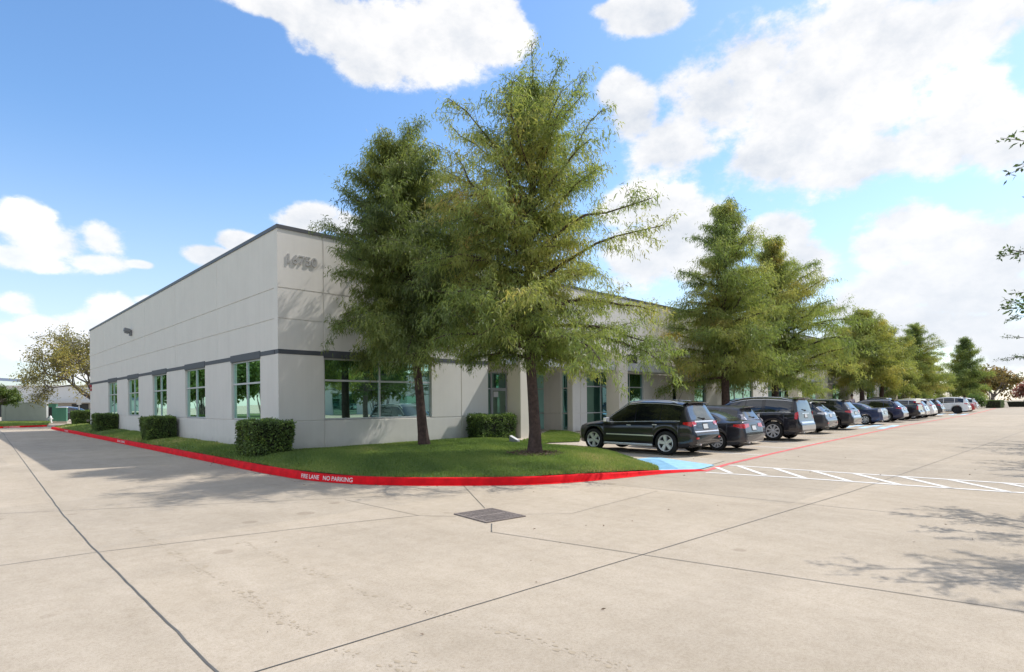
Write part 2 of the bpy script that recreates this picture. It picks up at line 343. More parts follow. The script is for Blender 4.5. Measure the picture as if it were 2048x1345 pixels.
M['autumn'] = leaf_material('autumn_leaves', [(0.0, (0.108, 0.108, 0.036)), (0.5, (0.240, 0.180, 0.060)), (1.0, (0.360, 0.204, 0.084))], 0.4)
M['grass_base'] = material('lawn_soil_and_grass', (0.11, 0.15, 0.045), 1.0, var=0.45, scale=2.2, bump=0.5, bscale=50)
M['grass'] = leaf_material('grass_blades', [(0.0, (0.101, 0.167, 0.041)), (0.5, (0.211, 0.294, 0.069)), (0.85, (0.341, 0.392, 0.103)), (1.0, (0.560, 0.471, 0.203))], 0.3)
M['mulch'] = material('bark_mulch', (0.15, 0.095, 0.075), 1.0, var=0.5, scale=14)
M['iron'] = material('rusted_iron', (0.21, 0.175, 0.155), 0.75, 0.1, var=0.3, scale=8)
M['pit'] = material('drain_pit', (0.012, 0.012, 0.012), 0.9)

# ------------------------------------------------------------------ ground and paving
def sheet(name, polys, mat, dz, spread=0.0):
    """flat paint / paving polygons laid on the ground, cut at the crease where the ground starts to rise"""
    mb = MB()
    for k, poly in enumerate(polys):
        mb.add([(x, y, G(x) + dz + (spread * k)) for x, y in poly], [tuple(range(len(poly)))])
    return mb.build(name, mat)

def ribbon(path, w, step=None):
    """quads along a polyline"""
    pts = [Vector((p[0], p[1])) for p in path]
    if step:
        q = []
        for a, b in zip(pts, pts[1:]):
            n = max(1, int((b - a).length / step))
            q += [a.lerp(b, i / n) for i in range(n)]
        pts = q + [pts[-1]]
    out = []
    for i, p in enumerate(pts):
        d = (pts[min(i+1, len(pts)-1)] - pts[max(i-1, 0)]).normalized(); n = Vector((-d.y, d.x)) * w / 2
        out.append((p + n, p - n))
    return [[(out[i][0].x, out[i][0].y), (out[i][1].x, out[i][1].y), (out[i+1][1].x, out[i+1][1].y), (out[i+1][0].x, out[i+1][0].y)] for i in range(len(out)-1)]

def build_ground():
    mb = MB()
    xs = [-900, -200, -60, -20, 0, 6, 12, 30, 60, 120, 200, 900]; ys = [-900, -200, -60, -20, 0, 40, 100, 300, 900]
    mb.grid([[(x, y, G(min(x, 200))) for y in ys] for x in xs])
    tag(mb.build('ground', M['concrete']), kind='structure')
    rnd = random.Random(4)
    def wob(path, amp, step):
        pts = []
        for a, b in zip(path, path[1:]):
            a, b = Vector(a), Vector(b); n = max(1, int((b-a).length / step))
            for i in range(n):
                p = a.lerp(b, i/n); pts.append((p.x + rnd.gauss(0, amp), p.y + rnd.gauss(0, amp)))
        pts.append(path[-1]); return pts
    polys = []
    for path, w in [([(-5.13, 31.2), (-6.3, -6.8), (-6.35, -10.1), (-6.36, -14.6), (-6.36, -16.6)], 0.018),
                    ([(-5.1, 31), (-4.6, 60)], 0.03)]:
        polys += ribbon(wob(path, 0.003, 0.25), w)
    tag(sheet('pavement_joint', polys, M['joint'], 0.004), kind='structure')
    polys = []
    for path, w in [([(-9, -14.6), (-1.93, -14.92), (4.66, -15.24), (40, -15.9), (90, -15.9)], 0.012),
                    ([(-9, -5.2), (-7.03, -5.89), (-1.05, -9.42)], 0.012), ([(-9, -9.9), (-6.35, -10.16), (-3.44, -10.79), (-2.35, -11.1)], 0.012),
                    ([(-2.34, -12.79), (-1.93, -14.92), (-1.31, -18.1), (-1.0, -24)], 0.012), ([(2.42, -10.55), (2.99, -17.85), (3.3, -24)], 0.012),
                    ([(0.25, -9.05), (-1.22, -11.40)], 0.012), ([(-1.97, -12.4), (-2.34, -12.8)], 0.015), ([(4.66, -15.24), (4.3, -11.1)], 0.008),
                    ([(10.3, -9.0), (9.6, -15.4), (9.4, -26)], 0.008), ([(-6.4, 20), (-1.8, 20)], 0.008), ([(-6.4, 8), (-1.8, 8)], 0.008), ([(20.2, -10.5), (19.6, -26)], 0.01), ([(32, -10.2), (31.4, -26)], 0.01)]:
        polys += ribbon(wob(path, 0.002, 0.3), w)
    tag(sheet('slab_joint', polys, M['joint'], 0.0045), kind='structure')
    polys = []
    for path, w in [([(-2.41, -8.86), (-2.35, -11.12), (-1.99, -11.6)], 0.010), ([(-1.2, -12.2), (-0.59, -12.75), (2.35, -12.5)], 0.008)]:
        polys += ribbon(wob(path, 0.003, 0.25), w)
    tag(sheet('valley_line', polys, M['crack'], 0.004), kind='structure')
    # water drip trails: irregular blotches
    polys = []
    placed = []
    def trail(path, n, size, spread):
        P = [Vector(p) for p in path]; seg = [(b-a).length for a, b in zip(P, P[1:])]; tot = sum(seg)
        for i in range(n):
            s = rnd.random() * tot; k = 0
            while k < len(seg)-1 and s > seg[k]: s -= seg[k]; k += 1
            if math.sin(s * 7 + k * 3) * 0.5 + 0.5 < rnd.random() * 0.8: continue
            c = P[k].lerp(P[k+1], min(1, s/seg[k])) + Vector((rnd.gauss(0, spread), 0))
            r0 = size * (0.16 + 0.84 * rnd.random()**2.2); m = 9
            if any((c.x-a_)**2 + ((c.y-b_)/1.5)**2 < (1.12*(r0+r_))**2 for a_, b_, r_ in placed): continue
            placed.append((c.x, c.y, r0))
            polys.append([(c.x + r0 * rnd.uniform(.4, 1.15) * math.cos(2*math.pi*j/m), c.y + r0 * 1.5 * rnd.uniform(.4, 1.15) * math.sin(2*math.pi*j/m)) for j in range(m)])
    trail([(-5.72, -9.0), (-5.7, -12.5), (-5.6, -15)], 620, 0.036, 0.030)
    trail([(-5.9, -2.5), (-5.72, -9.5)], 200, 0.026, 0.04)
    trail([(-4.93, -10.9), (-4.86, -13.9), (-4.5, -15.8), (-4.4, -17.0)], 620, 0.030, 0.026)
    trail([(-5.5, -15.2), (-5.2, -16.6)], 190, 0.034, 0.08)
    o = sheet('water_stain', polys, M['stain'], 0.002); tag(o, kind='structure')
    # red fire lane line
    red = [(5.9, -11.62), (7.8, -11.33), (11.5, -11.03), (13.6, -10.89), (19.5, -10.55), (35.9, -9.75), (48.7, -9.5), (63.5, -9.3), (80, -8.6), (107, -7.1)]
    tag(sheet('fire_lane_line', ribbon(red, 0.16, 1.5), M['redline'], 0.005), kind='structure')
    # hatched crossing
    polys = ribbon([(7.63, -11.45), (7.73, -13.3), (7.89, -15.4), (8.06, -17.5), (8.4, -21)], 0.13, 1) + ribbon([(5.75, -11.75), (6.14, -13.8), (6.38, -15.7), (6.65, -17.6), (7.0, -21)], 0.13, 1)
    for a, b in [((6.95, -11.45), (6.05, -12.25)), ((7.6, -11.75), (6.15, -13.05)), ((7.64, -12.7), (6.22, -13.9)), ((7.7, -13.6), (6.3, -14.8)), ((7.76, -14.5), (6.38, -15.7)), ((7.85, -15.4), (6.45, -16.55)), ((7.92, -16.3), (6.55, -17.45)), ((8.0, -17.2), (6.65, -18.3)), ((8.1, -18.1), (6.75, -19.2)), ((8.2, -19), (6.85, -20.1))]:
        polys += ribbon([a, b], 0.13)
    tag(sheet('crosswalk_marking', polys, M['white'], 0.006), kind='structure')
    polys = []
    for x in (10.95, 14.25, 16.95, 20.9, 23.6, 26.6, 30.9, 33.9, 39.8, 44.6, 48.4, 51.7, 55.6, 61.5, 64.6, 67.8, 73.2, 76.2, 80):
        yl = np.interp(x, [p[0] for p in red], [p[1] for p in red])
        polys += ribbon([(x, yl + 0.08), (x + 0.35, yl + 4.6)], 0.10, 1.5)
    tag(sheet('parking_line', polys, M['white'], 0.0055), kind='structure')
    polys = []
    for x0 in (31.2, 34.2, 67.2, 64.6):
        for k in range(4):
            y = np.interp(x0, [p[0] for p in red], [p[1] for p in red]) + 0.25 + k * 0.95
            polys.append([(x0 - .1, y), (x0 + 2.5, y + 0.2), (x0 + 2.5, y + 0.62), (x0 - .1, y + 0.42)])
    tag(sheet('accessible_bay_marking', polys, M['paleblue'], 0.005), kind='structure')
build_ground()

# ------------------------------------------------------------------ kerb, lawn, walks
KERB = [(-1.74, 41.3), (-1.74, 20), (-1.74, 5), (-1.74, -1.0), (-1.75, -3.05), (-1.70, -4.4), (-1.60, -5.6), (-1.23, -6.95), (-0.62, -8.0), (0.12, -8.85), (0.75, -9.5), (1.35, -10.02), (1.95, -10.33), (2.6, -10.55)]
KERB2 = [(2.6, -10.55), (3.4, -10.74), (4.3, -10.93), (5.1, -11.12), (5.75, -11.38), (6.15, -11.5)]
def smooth_path(P, n):
    P = [np.array(p, float) for p in P]; out = []
    for i in range(len(P)-1):
        p0 = P[max(i-1, 0)]; p1 = P[i]; p2 = P[i+1]; p3 = P[min(i+2, len(P)-1)]
        k = max(2, int(np.linalg.norm(p2-p1) / n))
        for j in range(k):
            t = j/k; out.append(0.5*((2*p1)+(-p0+p2)*t+(2*p0-5*p1+4*p2-p3)*t*t+(-p0+3*p1-3*p2+p3)*t**3) if np.linalg.norm(p2-p1) < 4 else p1*(1-t)+p2*t)
    out.append(P[-1]); return out
KERBS = []
def sweep_kerb(name, path, h0, h1, label):
    mb = MB(); P = smooth_path(path, 0.25); rows = []; n = len(P)
    for i, p in enumerate(P):
        d = P[min(i+1, n-1)] - P[max(i-1, 0)]; d = d / np.linalg.norm(d); nn = np.array((-d[1], d[0]))   # inward (left of travel)
        t = i/(n-1); h = h0 + (h1-h0) * t
        prof = [(-0.10, 0.006), (-0.005, 0.007), (0.0, 0.012), (0.02, h*0.86), (0.035, h*0.97), (0.06, h), (0.155, h), (0.16, 0.0)]
        rows.append([(p[0]+nn[0]*a, p[1]+nn[1]*a, z + G(p[0])) for a, z in prof])
    mb.grid(rows)
    o = mb.build(name, M['red'], smooth=35); tag(o, label, 'kerb'); KERBS.append(o); return P
KP = sweep_kerb('kerb', KERB, 0.155, 0.155, 'red painted kerb curving round the lawn at the building corner')
sweep_kerb('kerb', KERB2, 0.15, 0.012, 'red kerb section dropping to the pavement beside the blue ramp')

def text_mesh(s, size, extrude=0.0, bold=0.0):
    c = bpy.data.curves.new('t', 'FONT'); c.body = s; c.size = size; c.extrude = extrude; c.offset = bold; c.resolution_u = 3
    o = bpy.data.objects.new('t', c); COL.objects.link(o)
    dg = bpy.context.evaluated_depsgraph_get(); me = bpy.data.meshes.new_from_object(o.evaluated_get(dg))
    vs = [tuple(v.co) for v in me.vertices]; fs = [tuple(p.vertices) for p in me.polygons]
    bpy.data.objects.remove(o); bpy.data.curves.remove(c); bpy.data.meshes.remove(me)
    return vs, fs

def kerb_lettering(words, s0, label, size=0.145, k=1.0, P=KP):
    """stencilled letters following the kerb face, s measured along the kerb from its far end"""
    L = np.concatenate([[0], np.cumsum([np.linalg.norm(b-a) for a, b in zip(P, P[1:])])])
    mb = MB(); vs, fs = text_mesh(words, size, 0.0, 0.002)
    def at(s):
        x = np.interp(s, L, [p[0] for p in P]); y = np.interp(s, L, [p[1] for p in P]); return np.array((x, y))
    out = []
    for (x, y, z) in vs:
        s = s0 + x * k; p = at(s); d = at(s+.02) - at(s-.02); d /= np.linalg.norm(d); nn = np.array((-d[1], d[0]))
        h = 0.030 + y * 0.95; a = 0.02 * (h / 0.135) - 0.005
        out.append((p[0]+nn[0]*a, p[1]+nn[1]*a, h))
    mb.add(out, fs); o = mb.build('lettering', M['stencil'], KERBS[0], fixn=False); o['label'] = label; return o
Ltot = sum(np.linalg.norm(b-a) for a, b in zip(KP, KP[1:]))
def s_of(pt):
    L = np.concatenate([[0], np.cumsum([np.linalg.norm(b-a) for a, b in zip(KP, KP[1:])])])
    return L[int(np.argmin([np.hypot(p[0]-pt[0], p[1]-pt[1]) for p in KP]))]
kerb_lettering('FIRE LANE   NO PARKING', s_of((-1.66, -5.15)), 'white stencilled FIRE LANE NO PARKING on the curved part of the kerb', k=1.05)
kerb_lettering('FIRE LANE   NO PARKING', s_of((-1.74, 15.2)), 'white stencilled fire lane words halfway along the side kerb', k=1.0)
kerb_lettering('FIRE LANE   NO PARKING', s_of((-1.74, 33.5)), 'white stencilled fire lane words farthest back on the side kerb', k=1.0)

# lawn: lofted between the kerb and the wall / walk edge; (kerb side xy, back xy, back z)
LOFT = [((-1.57, 41.3), (1.0, 44.5), .30), ((-1.57, 35.05), (0.0, 35.05), .40), ((-1.57, 18), (0, 18), .32), ((-1.57, 6), (0, 6), .28), ((-1.57, 0), (0, 0), .25), ((-1.58, -3.05), (0.4, 0.0), .25),
        ((-1.45, -5.5), (2.0, 0), .25), ((-1.07, -6.87), (4.5, 0), .27), ((-0.47, -7.9), (7.0, 0), .29), ((0.25, -8.72), (9.05, 0.0), .30), ((0.87, -9.36), (8.9, -1.6), .26), ((1.43, -9.87), (8.4, -3.9), .18), ((2.0, -10.16), (8.9, -4.8), .13),
        ((2.62, -10.38), (8.95, -5.95), .10), ((3.4, -10.57), (8.1, -7.4), .07), ((4.3, -10.76), (7.05, -8.75), .05), ((5.0, -10.9), (5.7, -10.45), .04)]
def build_lawn():
    rows = []; dense = []
    for (a, b) in zip(LOFT, LOFT[1:]):
        n = max(2, int(max(np.hypot(a[0][0]-b[0][0], a[0][1]-b[0][1]), np.hypot(a[1][0]-b[1][0], a[1][1]-b[1][1])) / 0.5))
        for i in range(n):
            t = i/n; dense.append([tuple(np.array(a[0])*(1-t)+np.array(b[0])*t), tuple(np.array(a[1])*(1-t)+np.array(b[1])*t), a[2]*(1-t)+b[2]*t])
    dense.append(LOFT[-1])
    K = 14; tot = len(dense)
    for i, (a, b, zb) in enumerate(dense):
        fade = min(1.0, (tot-1-i) / 8.0); za = 0.04 + 0.115 * fade
        wid = np.hypot(a[0]-b[0], a[1]-b[1]); bulge = min(0.13, 0.022 * wid) * fade
        row = []
        for j in range(K+1):
            t = j/K; x = a[0]*(1-t)+b[0]*t; y = a[1]*(1-t)+b[1]*t
            row.append((x, y, za*(1-t)+zb*t + bulge * math.sin(math.pi*t) + 0.012*math.sin(x*3.1+y*2.3)))
        rows.append(row)
    mb = MB(); mb.grid(rows); o = mb.build('lawn', M['grass_base'], smooth=60); tag(o, kind='structure')
    return rows
LAWN = build_lawn()
LV = np.array([p for r in LAWN for p in r])
def lawn_z(x, y):
    d = (LV[:, 0]-x)**2 + (LV[:, 1]-y)**2; k = np.argsort(d)[:4]; w = 1/(d[k]+1e-4); return float((LV[k, 2]*w).sum()/w.sum())

def quads_mesh(name, V, mat, tint, parent=None):
    """V: (n,4,3) array -> one mesh of loose quads with a per-face tint"""
    n = len(V); me = bpy.data.meshes.new(name)
    me.vertices.add(n*4); me.vertices.foreach_set('co', V.reshape(-1).astype(np.float32))
    me.loops.add(n*4); me.loops.foreach_set('vertex_index', np.arange(n*4, dtype=np.int32))
    me.polygons.add(n); me.polygons.foreach_set('loop_start', np.arange(0, n*4, 4, dtype=np.int32)); me.polygons.foreach_set('loop_total', np.full(n, 4, dtype=np.int32))
    me.materials.append(mat)
    a = me.attributes.new('tint', 'FLOAT', 'FACE'); a.data.foreach_set('value', np.clip(tint, 0, 1).astype(np.float32))
    me.update(calc_edges=True); me.validate()
    o = bpy.data.objects.new(name, me); link(o, parent); return o

def vnoise(P, scale, seed):
    """cheap smooth pseudo noise in 0..1"""
    rs = np.random.RandomState(seed); v = np.zeros(len(P))
    for k in range(5):
        d = rs.normal(size=3); d /= np.linalg.norm(d); v += np.sin(P @ d * scale * (0.7+0.35*k) + rs.uniform(0, 6.28))
    return np.clip(0.5 + v/5.5, 0, 1)

def grass_on(name, quads, density_of, seed, hgt=0.058):
    """blades scattered on a list of quads (world)"""
    rs = np.random.RandomState(seed); pts = []
    for q in quads:
        q = np.array(q); area = np.linalg.norm(np.cross(q[1]-q[0], q[3]-q[0])); c = q.mean(0)
        k = rs.poisson(area * density_of(c))
        if k == 0: continue
        u = rs.rand(k, 1); v = rs.rand(k, 1)
        pts.append(q[0]*(1-u)*(1-v)+q[1]*(1-u)*v+q[3]*u*(1-v)+q[2]*u*v)
    P = np.concatenate(pts); n = len(P)
    a = rs.uniform(0, 2*np.pi, n); h = hgt*rs.uniform(.55, 1.25, n); w = rs.uniform(.005, .011, n)
    dist = np.hypot(P[:, 0]+7.6, P[:, 1]+18.6); w *= np.clip(dist/14, 1, 3)
    side = np.stack([np.cos(a), np.sin(a), np.zeros(n)], 1)*w[:, None]
    b = rs.uniform(0, 2*np.pi, n); lean = np.stack([np.cos(b), np.sin(b), np.zeros(n)], 1)*(h*rs.uniform(.1, .7, n))[:, None]
    up = np.zeros((n, 3)); up[:, 2] = h
    V = np.stack([P-side, P+side, P+lean+up+side*.15, P+lean+up-side*.15], 1)
    tint = 0.55*vnoise(P, 1.1, seed+1) + 0.2*vnoise(P, 4.0, seed+2) + rs.uniform(-.02, .32, n)
    o = quads_mesh(name, V, M['grass'], tint); tag(o, kind='stuff'); return o
def lawn_quads(rows):
    return [(rows[i][j], rows[i][j+1], rows[i+1][j+1], rows[i+1][j]) for i in range(len(rows)-1) for j in range(len(rows[0])-1)]
def dens(c):
    d = math.hypot(c[0]+7.6, c[1]+18.6)
    return 1900 if d < 17 else 1300 if d < 24 else 420 if d < 40 else 120
grass_on('grass', lawn_quads(LAWN), dens, 11)

def build_walks():
    mb = MB()
    # walk apron under the first bay, flush, then the walk along the building
    ap = [(5.75, -10.4), (7.1, -8.72), (8.15, -7.38), (9.0, -5.95), (8.95, -4.75), (8.45, -3.85), (9.0, -1.5), (9.1, 3.1), (15.0, 3.1), (15.0, -3.9), (10.4, -4.3), (9.6, -8.6), (8.6, -10.9), (6.6, -11.2)]
    def z(x, y): return G(x) + 0.012 + 0.29 * min(1, max(0, (y + 5.5) / 6.0))
    mb.add([(x, y, z(x, y)) for x, y in ap], [tuple(range(len(ap)))])
    bm = bmesh.new(); me = bpy.data.meshes.new('walk_apron'); me.from_pydata(mb.v, [], mb.f); bm.from_mesh(me)
    bmesh.ops.triangulate(bm, faces=bm.faces[:])
    for _ in range(4):
        bmesh.ops.subdivide_edges(bm, edges=[e for e in bm.edges if e.calc_length() > 0.8], cuts=1, use_grid_fill=True)
        bmesh.ops.triangulate(bm, faces=bm.faces[:])
    for v in bm.verts: v.co.z = z(v.co.x, v.co.y)
    bm.to_mesh(me); bm.free(); me.materials.append(M['walk'])
    tag(link(bpy.data.objects.new('walk_apron', me)), kind='structure')
    mb = MB(); xs = list(np.arange(15.0, 110, 5.0))
    prof = [(-3.9, 0.0), (-3.88, 0.14), (-3.0, 0.17), (0.0, 0.30), (0.6, 0.31)]
    mb.grid([[(x, y, G(x) + zz) for y, zz in prof] for x in xs])
    tag(mb.build('sidewalk', M['walk'], smooth=30), kind='structure')
    # blue ramp with raised ribs
    ramp = [(5.45, -10.35), (7.36, -8.68), (8.3, -8.78), (7.3, -11.23), (6.25, -11.36), (5.3, -11.0)]
    def lift(x, y): return z(x, y) + 0.006
    mb = MB(); mb.add([(x, y, lift(x, y)) for x, y in ramp], [tuple(range(len(ramp)))])
    mb.add([(x, y, -0.02) for x, y in ramp] , [tuple(range(len(ramp)))])
    A, B = Vector((5.5, -10.45)), Vector((7.3, -8.78)); n = 26
    for i in range(n):
        p = A.lerp(B, (i + .5) / n); d = Vector((0.66, -0.75)); ln = 0.62
        q = p + d * ln; s = Vector((0.02, 0.018))
        mb.add([(v.x, v.y, zz) for zz in (lift(p.x, p.y) - .01, lift(p.x, p.y) + 0.012) for v in (p - s, p + s, q + s, q - s)], [(4, 5, 6, 7), (0, 1, 5, 4), (1, 2, 6, 5), (2, 3, 7, 6), (3, 0, 4, 7)])
    tag(mb.build('kerb_ramp', M['blue']), kind='structure')
    # small grass island in front of the recess
    strip = [(9.05, -3.25), (9.6, -3.1), (11.0, -3.5), (12.4, -2.5), (13.7, -1.4), (14.4, 0.1), (14.1, 0.9), (12.2, -0.3), (10.9, -1.3), (9.2, -1.9)]
    mb = MB(); mb.add([(x, y, z(x, y) + 0.03) for x, y in strip], [tuple(range(len(strip)))]); mb.add([(x, y, z(x, y) - 0.05) for x, y in strip], [tuple(range(len(strip)))])
    tag(mb.build('lawn_island', M['grass_base']), kind='structure')
    c = np.mean(strip, 0)
    qs = []
    for a, b in zip(strip, strip[1:] + strip[:1]):
        pa, pb, pc = [(p[0], p[1], z(*p) + 0.03) for p in (a, b, tuple(c))]; qs.append((pa, pb, pc, pc))
    grass_on('island_grass', qs, lambda c: 900, 5)
build_walks()

def far_kerb():
    P = smooth_path([(-1.3, 48.6), (-4.5, 47.4), (-9, 45.9), (-22, 42)], 0.6)[::-1]; P = [p for p in P]
    mb = MB(); rows = []
    for i, p in enumerate(P):
        d = P[min(i+1, len(P)-1)] - P[max(i-1, 0)]; d /= np.linalg.norm(d); nn = np.array((-d[1], d[0]))
        rows.append([(p[0]+nn[0]*a, p[1]+nn[1]*a, z) for a, z in [(-.1, .006), (0, .012), (.02, .13), (.06, .15), (.16, .15), (.165, 0)]])
    mb.grid(rows); fk = mb.build('kerb', M['red'], smooth=35); tag(fk, 'sunlit red kerb across the far end of the side drive', 'kerb')
    vs, fs = text_mesh('NO PARKING', .16, 0, .002); mb = MB(); d = np.array((3.2, 1.2)); d /= np.linalg.norm(d); o0 = np.array((-4.35, 47.4))
    mb.add([(o0[0]+d[0]*x*1.2 + .01*d[1] - d[1]*0, o0[1]+d[1]*x*1.2 - .03 + 0.0*y, .02+y) for x, y, z in vs], fs)
    mb.build('lettering', M['stencil'], fk, fixn=False)
    lawn = [[(-40, 36.3, .13), (-22, 42.2, .14), (-9, 46.1, .14), (-4.5, 47.62, .14), (-1.4, 48.7, .14)], [(-40, 48, .25), (-22, 52, .25), (-9, 55, .25), (-4.2, 57, .25), (-0.2, 56.8, .22)], [(-40, 80, .3), (-22, 75, .3), (-9, 66, .3), (-3.7, 62.4, .3), (-0.4, 59.8, .26)]]
    mb = MB(); mb.grid(lawn); tag(mb.build('far_lawn', M['grass_base'], smooth=60), kind='structure')
    qs = []
    for i in range(2):
        for j in range(2, 4): qs.append((lawn[i][j], lawn[i][j+1], lawn[i+1][j+1], lawn[i+1][j]))
    grass_on('far_grass', qs, lambda c: 90, 3, .1)
    # lawn west of the drive (seen mirrored in the side windows)
    mb = MB(); mb.grid([[(x, y, 0.14 + 0.02 * (-9.5 - x)) for y in (-14, 0, 20, 40)] for x in (-45, -25, -9.6)]); tag(mb.build('side_lawn', M['grass_base']), kind='structure')
    qs = [((-14, y, .23), (-9.7, y, .145), (-9.7, y + 6, .145), (-14, y + 6, .23)) for y in range(-10, 40, 6)]
    mb = MB(); mb.box(-9.6, -9.42, -14, 40, 0, .15); tag(mb.build('kerb', M['red'], bevel=.03), 'straight red kerb along the lawn opposite the side windows', 'kerb')
far_kerb()

# ------------------------------------------------------------------ office building
H0, H1 = 7.50, 7.62
def slab(mb, P, U, N_, u0, u1, z0, z1, th=0.30, jl=0, jr=0, jb=0, jt=0, g=0.014, m=0):
    """one wall panel in the plane through P along U facing N_; flagged edges end in a 2 cm deep reveal"""
    P, U, N_ = Vector(P), Vector(U), Vector(N_); Z = Vector((0, 0, 1))
    def pt(u, z, d): return P + U*u + Z*z + N_*d
    a0, a1, b0, b1 = u0 + g*jl, u1 - g*jr, z0 + g*jb, z1 - g*jt
    ch = 0.006
    vs = [pt(a0, b0, -.022), pt(a1, b0, -.022), pt(a1, b1, -.022), pt(a0, b1, -.022),
          pt(a0 + ch*jl, b0 + ch*jb, 0), pt(a1 - ch*jr, b0 + ch*jb, 0), pt(a1 - ch*jr, b1 - ch*jt, 0), pt(a0 + ch*jl, b1 - ch*jt, 0),
          pt(u0, z0, -.022), pt(u1, z0, -.022), pt(u1, z1, -.022), pt(u0, z1, -.022), pt(u0, z0, -th), pt(u1, z0, -th), pt(u1, z1, -th), pt(u0, z1, -th)]
    fs = [(4, 5, 6, 7), (0, 1, 5, 4), (1, 2, 6, 5), (2, 3, 7, 6), (3, 0, 4, 7), (8, 9, 1, 0), (9, 10, 2, 1), (10, 11, 3, 2), (11, 8, 0, 3), (8, 12, 13, 9), (9, 13, 14, 10), (10, 14, 15, 11), (11, 15, 12, 8), (12, 15, 14, 13)]
    mb.add(vs, fs, m)

def window(parent, P, U, N_, u0, u1, z0, z1, mulls, trans, pane, fr=0.05, deep=0.09, name='window'):
    """frame mesh (part) with one glass sheet (sub-part)"""
    P, U, N_ = Vector(P), Vector(U), Vector(N_); Z = Vector((0, 0, 1))
    mb = MB()
    def bar(a, b, c, d, off=0.0, t=0.03):
        ce = P + U*(a+b)/2 + Z*(c+d)/2 + N_*(-deep+off); mb.obox(ce, U*(b-a)/2, N_*t, Z*(d-c)/2)
    bar(u0, u0+fr, z0, z1); bar(u1-fr, u1, z0, z1); bar(u0+fr, u1-fr, z0, z0+fr); bar(u0+fr, u1-fr, z1-fr, z1)
    for u in mulls: bar(u-fr/2, u+fr/2, z0+fr, z1-fr, -.002)
    for z in trans: bar(u0+fr, u1-fr, z-fr*.6, z+fr*.6, .003)
    f = mb.build(name, M['alu'], parent)
    g = MB(); us = [u0+.02] + list(mulls) + [u1-.02]; zs = [z0+.02] + list(trans) + [z1-.02]
    rnd = random.Random(int(u0*31+z0*7))
    for a, b in zip(us, us[1:]):
        for c, d in zip(zs, zs[1:]):     # each pane of glass sits very slightly out of true
            t1, t2 = rnd.uniform(-.003, .003), rnd.uniform(-.003, .003)
            q = [P + U*x + Z*y + N_*(-deep-.012 + (t1 if x == b else -t1) + (t2 if y == d else -t2)) for x, y in ((a, c), (b, c), (b, d), (a, d))]
            g.add(q, [(0, 1, 2, 3)])
    g.build('pane', pane, f, fixn=False)
    return f

